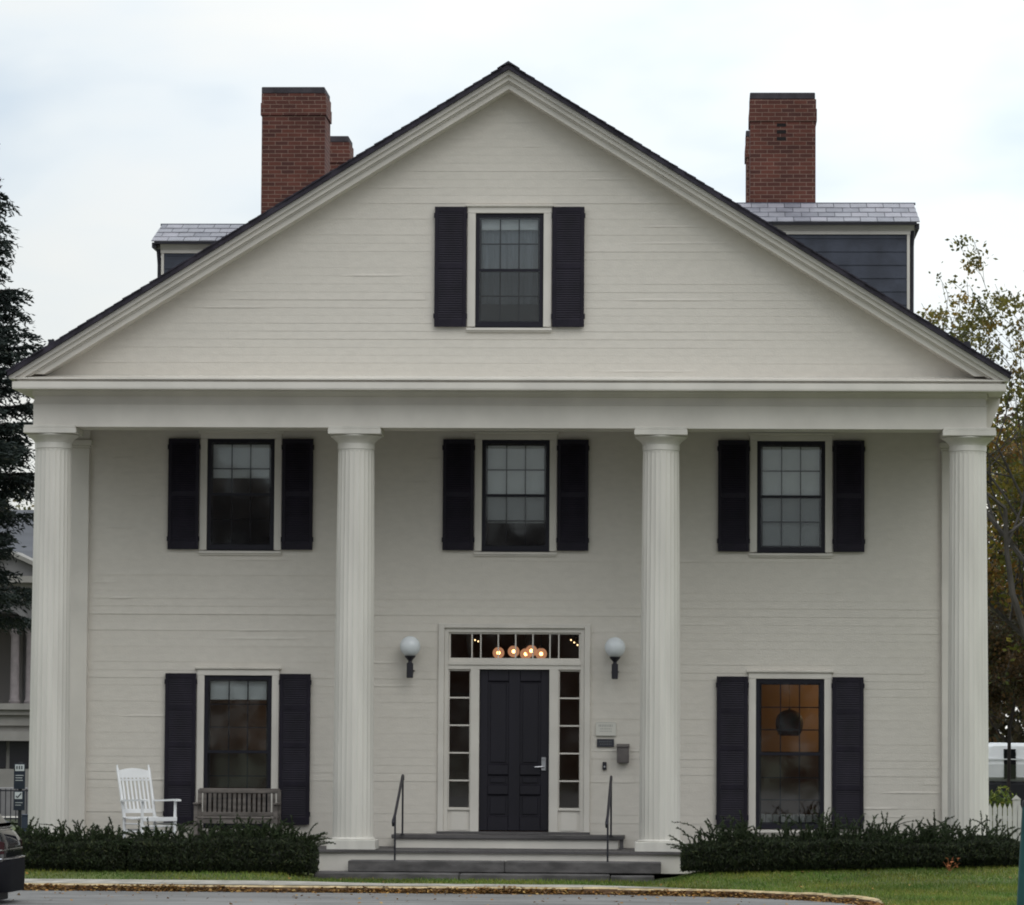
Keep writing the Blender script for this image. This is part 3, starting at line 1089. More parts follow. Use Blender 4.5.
# ---------------------------------------------------------------- dormers
def dormer(sx, yf, xo, zc, ze, zr, xr):
    """yf: cheek facing the street; xo: outer face; zc: top of cheek; ze: eave; zr: ridge"""
    yb = yf + 1.9
    yr = (yf + yb) / 2
    x_in = 1.6
    b = MB()
    rows = 0
    z = RT - K * xo - 0.1
    while z < zc:                      # slate courses on both cheeks
        z2 = min(z + 0.215, zc)
        xi = max(0.6, (RT - z2) / K - 0.35)
        for yy, s_ in ((yf, 1), (yb, -1)):
            xs = xi
            xa, xb = sorted((sx * xi, sx * xo))
            y_a, y_b = sorted((yy - s_ * 0.012, yy + s_ * 0.05))
            b.prism([(yy - s_ * 0.014, z - 0.01), (yy - s_ * 0.003, z2), (yy + s_ * 0.05, z2), (yy + s_ * 0.05, z - 0.01)], xa, xb, axis='x')
        z = z2
    xa, xb = sorted((sx * (xo - 0.08), sx * (xo - 0.01)))
    b.box(xa, xb, yf + 0.051, yb - 0.051, RT - K * xo - 0.1, zc)
    d = obj('dormer', b, m_slate_dark, roof)
    b = MB()
    xa, xb = sorted((sx * (xo - 0.035), sx * (xo + 0.01)))
    for yy in (yf - 0.022, yb - 0.02):
        b.box(xa, xb, yy, yy + 0.042, RT - K * xo - 0.05, zc - 0.001)
    # cornice under the eaves
    xe, xc = sorted((sx * 1.5, sx * (xo + 0.02)))
    b.box(xe, xc, yf - 0.03, yf + 0.05, zc, zc + 0.055)
    b.prism([(yf + 0.05, zc + 0.056), (yf - 0.035, zc + 0.056), (yf - 0.05, zc + 0.075), (yf - 0.11, zc + 0.135), (yf - 0.12, ze - 0.03), (yf + 0.05, ze - 0.03)], xe, xc + (0.06 if sx > 0 else 0), axis='x')
    b.box(xe, xc, yb - 0.05, yb + 0.10, zc, ze - 0.03)
    xa, xb = sorted((sx * (xo - 0.05), sx * (xo + 0.085)))
    b.box(xa, xb, yf + 0.06, yb - 0.06, zc + 0.02, ze - 0.03)
    obj('dormer_trim', b, m_trim, d)
    # dark soffit edge and gutter
    b = MB()
    xe, xc = sorted((sx * 1.5, sx * (xo + 0.115)))
    b.box(xe, xc, yf - 0.165, yf - 0.02, ze - 0.028, ze + 0.012)
    xa, xb = sorted((sx * (xo + 0.086), sx * (xo + 0.16)))
    b.box(xa, xb, yf - 0.10, yb + 0.10, ze - 0.085, ze + 0.0)
    b.tube([(sx * (xo + 0.06), yf - 0.01, ze - 0.1), (sx * (xo + 0.045), yf + 0.04, ze - 0.35), (sx * (xo + 0.04), yf + 0.05, RT - K * xo - 0.05)], 0.035, 8)
    obj('gutter', b, m_iron, d)
    # slates
    b = MB()
    g = random.Random(70 + sx)
    run = yr - (yf - 0.17)
    ln = math.hypot(run, zr - ze)
    co, si = run / ln, (zr - ze) / ln
    rows = 4
    ch = ln / rows
    for side in (1, -1):
        for r_ in range(rows):
            x = 1.3 - (r_ % 2) * 0.135
            while x < xo + 0.16:
                xe_ = min(x + 0.268, xo + 0.17 - 0.012 * r_)
                if xe_ - x > 0.03:
                    s0, s1 = r_ * ch - 0.01, (r_ + 1) * ch + 0.01
                    t = 0.016 + g.uniform(-0.002, 0.005)
                    def P(s_, o, xx):
                        yy = (yf - 0.17) + s_ * co - o * si
                        if side < 0:
                            yy = 2 * yr - yy
                        return (sx * xx, yy, ze + 0.012 + s_ * si + o * co)
                    xg = xe_ - 0.009
                    vs = [P(s0, 0, x), P(s0, 0, xg), P(s0, t, xg), P(s0, t, x), P(s1, -0.004, x), P(s1, -0.004, xg), P(s1, 0.006, xg), P(s1, 0.006, x)]
                    b.add(vs, [(0, 1, 2, 3), (3, 2, 6, 7), (0, 3, 7, 4), (1, 5, 6, 2), (4, 7, 6, 5)], g.choice((0, 0, 1, 2)))
                x = max(xe_, x + 0.02)
    dr = obj('dormer_roof', b, m_slate, d)
    b = MB()
    b.prism([(yf - 0.12, ze + 0.0), (yr, zr - 0.012), (2 * yr - yf + 0.12, ze + 0.0)], *sorted((sx * 1.35, sx * (xo + 0.12))), axis='x')
    b.tube([(sx * 1.4, yr, zr + 0.008), (sx * (xo + 0.15), yr, zr + 0.008)], 0.022, 8)
    obj('ridge_cap', b, m_slate_dark, dr)
    # sash window in the outer face
    b = MB()
    xa, xb = sorted((sx * (xo - 0.009), sx * (xo + 0.02)))
    b.box(xa, xb, yr - 0.5, yr + 0.5, zc - 1.25, zc - 0.12)
    dw = obj('window', b, m_trim, d)
    b = MB()
    xa, xb = sorted((sx * (xo + 0.021), sx * (xo + 0.03)))
    for k in range(2):
        for q in range(3):
            b.box(xa, xb, yr - 0.42 + q * 0.285, yr - 0.15 + q * 0.285, zc - 1.17 + k * 0.5, zc - 0.71 + k * 0.5)
    obj('pane', b, m_sash, dw)


dormer(1, 7.5, 6.10, 9.715, 9.885, 10.325, 6.28)
dormer(-1, 9.4, 6.225, 9.615, 9.785, 10.20, 6.4)


# ------------------------------------------------------------------ things on the porch and wall
m_globe = mat('milky_glass_globe', (0.72, 0.75, 0.77), 0.22, spec=0.5)
def wall_lamp(X, label):
    t = thing('wall_lamp', label, 'wall lamp', (X, WY, 2.45), 0, 'globe lamps beside the entrance')
    b = MB()
    b.sphere((0, 0, 0), 0.152, 32, 20)
    obj('globe', b, m_globe, t, (0, -0.20, 0.475), smooth=True)
    b = MB()
    b.cbox(-0.046, 0.046, -0.245, -0.15, 0.012, 0.235, 0.008)
    b.lathe([(0.03, 0.236), (0.028, 0.262), (0.045, 0.285), (0.075, 0.318), (0.082, 0.335)], 20, (0, -0.20, 0))
    b.tube([(0, -0.16, 0.12), (0, 0.0, 0.12)], 0.018, 8)
    b.lathe([(0.055, -0.01), (0.055, 0.01)], 16, (0, -0.01, 0.12))
    obj('bracket', b, m_iron, t)
wall_lamp(-1.498, 'white globe wall lamp on a black bracket, nearest the rocking chair side of the door')
wall_lamp(1.508, 'white globe wall lamp on a black bracket, above the small wall plaques')

b = MB()
b.cbox(-0.148, 0.148, -0.016, 0.0, -0.102, 0.102, 0.004)
sg = tag(obj('wall_plaque', b, mat('pale_plaque', (0.62, 0.60, 0.54), 0.45), None, (1.378, WY - 0.016, 1.732)), 'pale rectangular plaque with faint lettering, on the wall right of the door', 'plaque')
b = MB()
b.box(-0.143, 0.143, -0.019, -0.0165, 0.094, 0.098)
b.box(-0.143, 0.143, -0.019, -0.0165, -0.098, -0.094)
g = random.Random(3)
for (z, h, x0, x1) in ((0.05, 0.034, -0.105, 0.105), (0.004, 0.016, -0.085, 0.09), (-0.032, 0.014, -0.09, 0.08)):
    x = x0
    while x < x1:                       # worn, unreadable letter strokes
        wd = g.uniform(0.012, 0.026)
        b.box(x, x + wd * 0.6, -0.0185, -0.0165, z - h / 2, z + h / 2)
        x += wd + 0.006
obj('lettering', b, mat('worn_lettering', (0.36, 0.35, 0.32), 0.6), sg)
b = MB()
b.cbox(-0.126, 0.126, -0.014, 0.0, -0.058, 0.058, 0.004)
sg = tag(obj('wall_plaque', b, mat('dark_plaque', (0.035, 0.036, 0.045), 0.4), None, (1.372, WY - 0.016, 1.528)), 'small dark nameplate fixed below the pale plaque', 'plaque')
b = MB()
for (z, x0, x1) in ((0.02, -0.09, 0.09), (-0.018, -0.075, 0.08)):
    x = x0
    while x < x1:
        wd = g.uniform(0.012, 0.024)
        b.box(x, x + wd * 0.55, -0.0165, -0.0145, z - 0.010, z + 0.010)
        x += wd + 0.005
obj('lettering', b, mat('grey_lettering', (0.15, 0.15, 0.16), 0.6), sg)
b = MB()
b.cbox(-0.088, 0.088, -0.11, 0.0, -0.138, 0.10, 0.008)
mbx = tag(obj('mailbox', b, mat('brown_grey_mailbox', (0.12, 0.105, 0.10), 0.5, var=0.15), None, (1.63, WY - 0.014, 1.376)), 'brown grey metal mailbox on the wall beside the plaques', 'mailbox')
b = MB()
b.prism([(-0.125, 0.095), (-0.125, 0.105), (0.0, 0.140), (0.0, 0.1005), (-0.11, 0.1005)], -0.094, 0.094, axis='x')
obj('lid', b, mat('mailbox_lid', (0.10, 0.088, 0.085), 0.45), mbx)
b = MB()
b.cbox(-0.03, 0.03, -0.03, 0.0, -0.06, 0.06, 0.008)
bell = tag(obj('doorbell', b, m_iron, None, (1.36, WY - 0.014, 1.192)), 'small black doorbell below the plaques', 'doorbell')
b = MB()
b.lathe([(0.014, 0), (0.014, 0.004)], 12)
obj('button', b, m_metal, bell, (0, -0.031, -0.01), (R(90), 0, 0))


# handrails
def handrail(X, label, dx):
    t = thing('handrail', label, 'handrail', (X, -0.82, -0.30), 0, 'iron handrails of the entrance steps')
    b = MB()
    # local: y from 0 (front post) to 1.68 (rear post); z relative to -0.30
    b.tube([(0, 0.0, 0.0), (0, 0.0, 0.80)], 0.014, 8)
    b.lathe([(0.03, 0.003), (0.03, 0.014)], 12, (0, 0, 0))
    obj('post', b, m_iron, t)
    b = MB()
    b.tube([(dx, 1.68, 0.49), (dx, 1.68, 1.335)], 0.014, 8)
    b.lathe([(0.03, 0.489), (0.03, 0.50)], 12, (dx, 1.68, 0))
    obj('post', b, m_iron, t)
    b = MB()
    b.tube([(-0.012, -0.21, 0.655), (-0.012, -0.235, 0.70), (-0.01, -0.20, 0.735), (0, 0, 0.815), (dx * 0.5, 0.85, 1.09), (dx * 0.95, 1.55, 1.315), (dx, 1.66, 1.345), (dx, 1.74, 1.335), (dx, 1.77, 1.28)],
           [0.017, 0.02, 0.021, 0.02, 0.02, 0.02, 0.02, 0.019, 0.016], 8)
    obj('rail', b, m_iron, t, smooth=True)
handrail(-1.525, 'thin black iron handrail of the steps, on the rocking chair side', -0.012)
handrail(1.465, 'thin black iron handrail of the steps, below the doorbell side', 0.012)

# bench
bt = thing('bench', 'weathered grey slatted wooden bench under the lower window', 'bench', (-3.955, 1.05, 0.0))
b = MB()
wB = 0.61
b.cbox(-wB + 0.02, wB - 0.02, 0.235, 0.275, 0.765, 0.835, 0.006)
b.cbox(-wB + 0.055, wB - 0.055, 0.24, 0.27, 0.43, 0.49, 0.004)
for i in range(15):
    x = -wB + 0.105 + i * (2 * wB - 0.21) / 14
    b.box(x - 0.0215, x + 0.0215, 0.246, 0.266, 0.49, 0.766)
obj('backrest', b, m_teak, bt)
b = MB()
for i in range(5):
    y = -0.25 + i * 0.098
    b.cbox(-wB + 0.02, wB - 0.02, y, y + 0.082, 0.405, 0.427, 0.004)
b.cbox(-wB + 0.055, wB - 0.055, -0.235, -0.205, 0.33, 0.402, 0.004)
obj('seat', b, m_teak, bt)
for sx in (-1, 1):
    b = MB()
    b.cbox(sx * (wB - 0.03) - 0.028, sx * (wB - 0.03) + 0.028, -0.25, -0.20, 0.0, 0.60, 0.004)
    obj('leg', b, m_teak, bt)
    b = MB()
    b.cbox(sx * (wB - 0.03) - 0.028, sx * (wB - 0.03) + 0.028, 0.225, 0.285, 0.0, 0.815, 0.004)
    obj('leg', b, m_teak, bt)
    b = MB()
    b.cbox(sx * (wB - 0.03) - 0.036, sx * (wB - 0.03) + 0.036, -0.275, 0.224, 0.601, 0.632, 0.006)
    obj('armrest', b, m_teak, bt)
    b = MB()
    b.cbox(sx * (wB - 0.03) - 0.018, sx * (wB - 0.03) + 0.018, -0.199, 0.224, 0.10, 0.16, 0.004)
    obj('stretcher', b, m_teak, bt)

# rocking chair: local -y is forward
rc = thing('rocking_chair', 'white wooden rocking chair with slatted back on the porch', 'chair', (-5.18, 0.42, 0.0), R(42))
W2 = 0.285
def rocker_curve(x):
    return [(x, -0.42 + i * 0.94 / 14, 0.02 + 0.10 * ((i / 14 - 0.47) / 0.53) ** 2) for i in range(15)]
for sx in (-1, 1):
    b = MB()
    pts = rocker_curve(sx * W2)
    for i in range(14):
        b.bar(pts[i], pts[i + 1], 0.016, 0.024)
    obj('rocker', b, m_white, rc)
    b = MB()
    b.tube([(sx * W2, -0.27, 0.05), (sx * W2, -0.27, 0.30), (sx * W2, -0.28, 0.655)], [0.020, 0.024, 0.02], 10)
    obj('leg', b, m_white, rc, smooth=True)
    b = MB()
    b.tube([(sx * (W2 - 0.02), 0.20, 0.05), (sx * (W2 - 0.02), 0.21, 0.42), (sx * (W2 - 0.015), 0.30, 0.80), (sx * (W2 - 0.01), 0.385, 1.12), (sx * (W2 - 0.01), 0.393, 1.14), (sx * (W2 - 0.01), 0.40, 1.17)],
           [0.02, 0.024, 0.022, 0.019, 0.012, 0.017], 10)
    obj('back_post', b, m_white, rc, smooth=True)
    b = MB()
    b.loft([[(sx * W2 + q * wq, y, z + k) for q, k in ((-1, 0), (1, 0), (1, 0.026), (-1, 0.026))] for y, z, wq in ((-0.36, 0.655, 0.045), (-0.28, 0.662, 0.055), (-0.1, 0.655, 0.042), (0.12, 0.648, 0.032), (0.26, 0.645, 0.028))])
    obj('armrest', b, m_white, rc)
    b = MB()
    b.tube([(sx * W2, -0.27, 0.22), (sx * (W2 - 0.02), 0.20, 0.22)], 0.012, 8)
    b.tube([(sx * W2, -0.27, 0.33), (sx * (W2 - 0.02), 0.20, 0.33)], 0.012, 8)
    obj('stretcher', b, m_white, rc)
b = MB()
b.tube([(-W2, -0.27, 0.20), (W2, -0.27, 0.20)], 0.013, 8)
b.tube([(-W2, -0.27, 0.30), (W2, -0.27, 0.30)], 0.013, 8)
b.tube([(-W2 + 0.02, 0.2, 0.24), (W2 - 0.02, 0.2, 0.24)], 0.012, 8)
obj('stretcher', b, m_white, rc)
b = MB()
for i in range(9):
    y0 = -0.30 + i * 0.058
    dz = 0.022 * math.cos((i - 4) / 4 * 1.4) * -1
    b.cbox(-W2 - 0.02, W2 + 0.02, y0, y0 + 0.05, 0.415 + dz, 0.433 + dz, 0.004)
b.cbox(-W2 - 0.01, W2 + 0.01, -0.315, -0.301, 0.37, 0.43, 0.003)
obj('seat', b, m_white, rc)
b = MB()
n = 10
for i in range(n):
    xa, xb = -W2 + 0.03 + i * (2 * W2 - 0.06) / n, -W2 + 0.03 + (i + 1) * (2 * W2 - 0.06) / n
    ha = 1.09 + 0.035 * math.sin(math.pi * i / n)
    hb = 1.09 + 0.035 * math.sin(math.pi * (i + 1) / n)
    def yz(z):
        return 0.21 + (z - 0.42) * 0.25
    b.add([(xa, yz(0.985), 0.985), (xb, yz(0.985), 0.985), (xb, yz(hb), hb), (xa, yz(ha), ha), (xa, yz(0.985) + 0.02, 0.985), (xb, yz(0.985) + 0.02, 0.985), (xb, yz(hb) + 0.02, hb), (xa, yz(ha) + 0.02, ha)],
          [(0, 1, 2, 3), (7, 6, 5, 4), (0, 4, 5, 1), (2, 6, 7, 3), (1, 5, 6, 2), (0, 3, 7, 4)])
b.bar((-W2 + 0.03, yz(0.51) + 0.01, 0.51), (W2 - 0.03, yz(0.51) + 0.01, 0.51), 0.011, 0.03)
b.bar((-W2 + 0.03, yz(0.955) + 0.01, 0.955), (W2 - 0.03, yz(0.955) + 0.01, 0.955), 0.011, 0.014)
for i in range(7):
    x = -0.205 + i * 0.0683
    b.bar((x, yz(0.53) + 0.01, 0.53), (x, yz(0.985) + 0.01, 0.985), 0.016, 0.006, up=(0, 1, 0))
obj('backrest', b, m_white, rc)

# pendant lamp in the hall, seen through the transom
m_amber = emit('amber_glass_globe', (1.0, 0.38, 0.13), 0.55, (0.5, 0.25, 0.12))
m_bulb = emit('lit_bulb', (1.0, 0.72, 0.40), 14.0)
pl = thing('pendant_lamp', 'cluster of five glowing amber globe lamps behind the glass above the door', 'lamp', (0.25, WY + 1.6, 3.5))
b = MB()
b.lathe([(0.14, -0.02), (0.14, 0.03)], 20)
b.tube([(-0.36, 0, -0.03), (0.38, 0, -0.03)], 0.012, 6)
obj('canopy', b, m_iron, pl)
amber_glass = bpy.data.materials.new('amber_glass')
amber_glass.use_nodes = True
_n = amber_glass.node_tree
_n.nodes.clear()
_o = _n.nodes.new('ShaderNodeOutputMaterial')
_m = _n.nodes.new('ShaderNodeMixShader')
_m.inputs[0].default_value = 0.5
_t = _n.nodes.new('ShaderNodeBsdfTransparent')
_t.inputs[0].default_value = (1.0, 0.62, 0.38, 1)
_e = _n.nodes.new('ShaderNodeEmission')
_e.inputs[0].default_value = (1.0, 0.52, 0.30, 1)
_e.inputs[1].default_value = 0.6
_n.links.new(_t.outputs[0], _m.inputs[1])
_n.links.new(_e.outputs[0], _m.inputs[2])
_n.links.new(_m.outputs[0], _o.inputs[0])
for (px, zc, yy) in ((-0.284, 2.872, 0.0), (-0.057, 2.896, 0.05), (0.117, 2.862, 0.28), (0.214, 2.905, -0.02), (0.358, 2.862, 0.06)):
    X = px
    b = MB()
    b.sphere((0, 0, 0), 0.088, 20, 14)
    gl = obj('globe', b, amber_glass, pl, (X - 0.25, yy, zc - 3.5), smooth=True)
    b = MB()
    b.sphere((0, 0, 0), 0.028, 12, 8)
    obj('bulb', b, m_bulb, gl, smooth=True)
    b = MB()
    b.tube([(0, 0, 0.088), (0, 0, 3.47 - zc)], 0.007, 6)
    b.lathe([(0.024, 0.075), (0.024, 0.125), (0.010, 0.14)], 10)
    obj('cord', b, m_iron, gl)
m_spot = emit('small_warm_bulb', (1.0, 0.66, 0.34), 3.2)
def track(X, Y, Z, n, label, dx, dz):
    t = thing('track_light', label, 'light', (X, Y, Z))
    b = MB()
    b.bar((-0.05, 0, 0.11), (0.05 + dx * (n - 1), 0.0, 0.11 + dz * (n - 1)), 0.012, 0.012)
    obj('rail', b, m_iron, t)
    for i in range(n):
        b = MB()
        b.sphere((0, 0, 0), 0.012, 10, 8)
        q = obj('bulb', b, m_spot, t, (dx * i, 0, dz * i))
        b = MB()
        b.tube([(0, 0, 0.026), (0, 0, 0.105)], 0.008, 6)
        obj('socket', b, m_iron, q)
track(0.780, WY + 2.6, 3.094, 3, 'row of three tiny lit bulbs in the corner of the glass above the door', 0.050, -0.038)
track(-0.693, WY + 2.6, 3.086, 2, 'pair of tiny lit bulbs in the narrow pane above the door', 0.05, -0.02)

# dome lampshade hanging in the lit room
b = MB()
b.lathe([(0.13, -0.195), (0.165, -0.17), (0.195, -0.10), (0.208, -0.02), (0.200, 0.06), (0.175, 0.115), (0.135, 0.155), (0.08, 0.185), (0.02, 0.198), (0.012, 0.22)], 28)
dm = tag(obj('hanging_lampshade', b, mat('dark_red_lampshade', (0.085, 0.03, 0.025), 0.6, col2=(0.035, 0.05, 0.04), vscale=(5, 5, 5)), None, (LCX[1] + 0.02, WY + 1.3, 1.845), smooth=True),
         'dark dome shaped lampshade hanging behind the orange lit window', 'lamp shade')
b = MB()
b.tube([(0, 0, 0.22), (0, 0, 0.86)], 0.003, 6)
obj('cord', b, m_iron, dm)


def room_lamp(x, y, z, power, name, label, col=(1.0, 0.66, 0.34)):
    t = thing(name, label, 'lamp', (x, y, z))
    b = MB()
    b.sphere((0, 0, 0), 0.07, 14, 10)
    obj('bulb', b, emit('warm_bulb', col, 3.0), t, smooth=True)
    b = MB()
    b.lathe([(0.09, 0.09), (0.09, 0.14), (0.03, 0.16)], 14)
    obj('fitting', b, m_iron, t)
    l = bpy.data.lights.new('lamp_light', 'POINT')
    l.energy = power
    l.color = col
    l.shadow_soft_size = 0.12
    lo = bpy.data.objects.new('lamp_light', l)
    COL.objects.link(lo)
    lo.parent = t
    lo.location = (0, 0, -0.12)
room_lamp(LCX[1] + 0.95, WY + 1.9, 2.45, 10, 'ceiling_lamp', 'warm ceiling lamp lighting the orange room behind the lower window')
room_lamp(LCX[0] + 1.0, WY + 1.9, 2.45, 7, 'ceiling_lamp', 'warm ceiling lamp in the dim brown room behind the bench window')


# ------------------------------------------------------------------ ground
def kerb_path():
    """list of (x, y) along the outer (street) edge of the kerb"""
    pts = [(-60, -3.80), (-20, -3.80), (-5, -3.80), (1.2, -3.80)]
    cxk, cyk, rr = 1.2, -7.6, 3.8
    for i in range(1, 13):
        a = R(90 - 90 * i / 12 * 0.93)
        pts.append((cxk + rr * math.cos(a), cyk + rr * math.sin(a)))
    pts += [(5.08, -9.0), (5.3, -13), (5.4, -20), (5.4, -22)]
    return pts
KP = kerb_path()


def offset_path(pts, d):
    res = []
    for i, p in enumerate(pts):
        a, c = pts[max(i - 1, 0)], pts[min(i + 1, len(pts) - 1)]
        tx, ty = c[0] - a[0], c[1] - a[1]
        l = math.hypot(tx, ty)
        res.append((p[0] - ty / l * d, p[1] + tx / l * d))
    return res


def gz(x, y):
    """lawn height"""
    t = max(0.0, min(1.0, (-y - 1.6) / 2.0))
    z = -0.275 * (1 - t) - 0.392 * t
    f = max(0.0, min(1.0, (x + 3.0) / 0.45)) * max(0.0, min(1.0, (2.75 - x) / 0.45))
    z = z * (1 - f) + min(z, -0.388) * f
    if x > 2.0:
        z += min(0.17, (x - 2.0) * 0.034) * (1 - min(1, max(0, (-y - 1.6) / 5.0)) * 0.85)
    if y < -0.5:
        d = (y - kerb_y(x) if x < 5.0 else max(0.0, x - 5.02) + max(0.0, y + 7.5))
        f = max(0.0, min(1.0, (d - 0.1) / 1.1))
        z = min(z, -0.397) * (1 - f) + z * f
    return z


m_asphalt = mat('asphalt', (0.172, 0.166, 0.160), 0.85, var=0.24, vscale=(0.9, 2.2, 1), bump=0.25, bscale=60, detail=8)
m_lawn = mat('lawn_soil', (0.085, 0.105, 0.030), 0.95, var=0.35, vscale=(1.3, 1.3, 1.3), detail=8)
m_ground = mat('rough_ground', (0.075, 0.085, 0.05), 0.95, var=0.3, vscale=(0.4, 0.4, 0.4), detail=6)
m_walk = mat('pale_concrete', (0.36, 0.335, 0.295), 0.9, var=0.28, vscale=(2.5, 2.5, 2.5), bump=0.15, detail=8)
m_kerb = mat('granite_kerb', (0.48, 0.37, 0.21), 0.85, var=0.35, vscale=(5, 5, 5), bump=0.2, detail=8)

b = MB()
b.quad((-900, -400, -0.60), (900, -400, -0.60), (900, 1500, -0.60), (-900, 1500, -0.60))
struct(obj('ground', b, m_ground))
b = MB()
b.quad((-90, -90, -0.476), (60, -90, -0.476), (60, -22, -0.476), (-90, -22, -0.476))
b.quad((-90, -22, -0.476), (5.6, -22, -0.476), (5.6, -3.7, -0.476), (-90, -3.7, -0.476))
struct(obj('road', b, m_asphalt))
# lawn sheet: inside of the kerb, around and behind the house
inner = offset_path(KP, 0.07)
b = MB()
xs = [-60, -40, -25, -15, -10] + [(-8 + i * 0.5) for i in range(11)] + [x for x, y in inner if -2.6 < x]
cols = []
def kerb_y(x):
    best = -3.64
    pr = inner[0]
    for p in inner[1:]:
        if pr[0] <= x <= p[0] and p[0] > pr[0]:
            return pr[1] + (p[1] - pr[1]) * (x - pr[0]) / (p[0] - pr[0])
        pr = p
    return -22
xl = [-60, -40, -25, -15] + [-10 + 0.4 * i for i in range(int((5.2 + 10) / 0.4))]
xl = [x for x in xl if x < 4.80] + [4.85, 4.95, 5.02]
rows_t = [0, 0.15, 0.3, 0.45, 0.6, 0.75, 0.88, 1.0]
for x in xl:
    ky = kerb_y(x)
    cols.append([(x, -0.3 + (ky + 0.3) * t, gz(x, -0.3 + (ky + 0.3) * t)) for t in rows_t])
for i in range(len(cols) - 1):
    for k in range(len(rows_t) - 1):
        b.quad(cols[i][k + 1], cols[i + 1][k + 1], cols[i + 1][k], cols[i][k])
# right of the kerb: open lawn
yl = [-0.3, -1, -1.6, -2.2, -3, -4, -5, -6, -8, -10, -14, -20, -22]
xr_ = [5.02, 5.3, 5.6, 6, 6.5, 7, 8, 10, 14, 20, 40]
def rx_(x, y):
    if x == 5.02 and y < -8:
        return 5.02 + min(0.22, (-y - 8) * 0.05)
    return x
for i in range(len(xr_) - 1):
    for k in range(len(yl) - 1):
        P_ = lambda x, y: (rx_(x, y), y, gz(x, y))
        b.quad(P_(xr_[i], yl[k + 1]), P_(xr_[i + 1], yl[k + 1]), P_(xr_[i + 1], yl[k]), P_(xr_[i], yl[k]))
# behind and beside the house
b.quad((-60, -0.3, -0.275), (-6.8, -0.3, -0.275), (-6.8, 30, -0.42), (-60, 30, -0.42))
b.quad((6.8, -0.3, -0.11), (40, -0.3, -0.11), (40, 30, -0.38), (6.8, 30, -0.38))
b.quad((-6.8, -0.3, -0.275), (6.8, -0.3, -0.275), (6.8, 30, -0.42), (-6.8, 30, -0.42))
struct(obj('lawn', b, m_lawn))
# kerb stones
b = MB()
outer = KP
inn = offset_path(KP, 0.135)
fine_o, fine_i = [], []
for i in range(len(outer) - 1):
    nseg = max(1, int(math.hypot(outer[i + 1][0] - outer[i][0], outer[i + 1][1] - outer[i][1]) / 1.6)) if abs(outer[i][0]) < 21 and outer[i][1] > -21 else 1
    for q in range(nseg):
        t0, t1 = q / nseg, (q + 1) / nseg
        lerp = lambda A, t: (A[i][0] + (A[i + 1][0] - A[i][0]) * t, A[i][1] + (A[i + 1][1] - A[i][1]) * t)
        o0, o1, i0, i1 = lerp(outer, t0), lerp(outer, t1 - 0.0015), lerp(inn, t0), lerp(inn, t1 - 0.0015)
        dz = rnd.uniform(-0.008, 0.008)
        zt = -0.385 + dz
        c = 0.02
        l2 = lambda A, B, t: (A[0] + (B[0] - A[0]) * t, A[1] + (B[1] - A[1]) * t)
        oc0, oc1 = l2(o0, i0, 0.12), l2(o1, i1, 0.12)
        vs = [(*o0, -0.5), (*o1, -0.5), (*o1, zt - c), (*o0, zt - c), (*oc0, zt), (*oc1, zt), (*i0, zt), (*i1, zt), (*i0, -0.5), (*i1, -0.5)]
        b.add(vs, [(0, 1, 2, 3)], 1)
        b.add(vs, [(3, 2, 5, 4), (4, 5, 7, 6), (6, 7, 9, 8), (0, 3, 4, 6, 8), (1, 9, 7, 5, 2)])
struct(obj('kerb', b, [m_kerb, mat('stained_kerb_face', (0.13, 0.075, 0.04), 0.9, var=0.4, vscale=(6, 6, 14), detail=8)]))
# concrete walk along the kerb, tapering out where the kerb turns
b = MB()
x = -40.0
def walk_w(x):
    return 0.72 if x < 1.2 else max(0.0, 0.72 * (1 - (x - 1.2) / 1.5))
seg = [-40, -30, -20, -15] + [-12 + 1.5 * i for i in range(9)] + [1.2, 1.6, 2.0, 2.4, 2.65]
for i in range(len(seg) - 1):
    a, c = seg[i], seg[i + 1] - 0.004
    ya, yc = kerb_y(a) + 0.11, kerb_y(c) + 0.11
    for q in range(3):
        f0, f1 = q / 3, (q + 1) / 3
        wa_, wc_ = walk_w(a), walk_w(c)
        p = [(a, ya + wa_ * f0), (c, yc + wc_ * f0), (c, yc + wc_ * f1), (a, ya + wa_ * f1)]
        b.quad(*[(X, Y, gz(X, Y) + 0.012) for X, Y in p])
struct(obj('walk', b, m_walk))


# ------------------------------------------------------------------ numpy leaf/blade meshes
def cards(name, centers, ax, ay, cols, material, parent=None, tri=False, loc=(0, 0, 0), bend=None):
    """one quad (or triangle) per centre spanned by half vectors ax, ay; cols = pigment per card"""
    n = len(centers)
    k = 3 if tri else 4
    V = np.empty((n, k, 3), np.float32)
    if tri:
        V[:, 0] = centers - ax
        V[:, 1] = centers + ax
        V[:, 2] = centers + ay
    else:
        V[:, 0] = centers - ay
        V[:, 1] = centers + ax
        V[:, 2] = centers + ay
        V[:, 3] = centers - ax
    me = bpy.data.meshes.new(name)
    me.vertices.add(n * k)
    me.vertices.foreach_set('co', V.reshape(-1))
    me.loops.add(n * k)
    me.loops.foreach_set('vertex_index', np.arange(n * k, dtype=np.int32))
    me.polygons.add(n)
    me.polygons.foreach_set('loop_start', np.arange(n, dtype=np.int32) * k)
    me.update(calc_edges=True)
    at = me.attributes.new('tone', 'FLOAT_COLOR', 'POINT')
    C = np.ones((n, k, 4), np.float32)
    C[:, :, :3] = cols[:, None, :]
    at.data.foreach_set('color', C.reshape(-1))
    me.materials.append(material)
    return link(name, me, parent, loc)


def unit(rs, n):
    v = rs.normal(size=(n, 3))
    return v / np.linalg.norm(v, axis=1)[:, None]


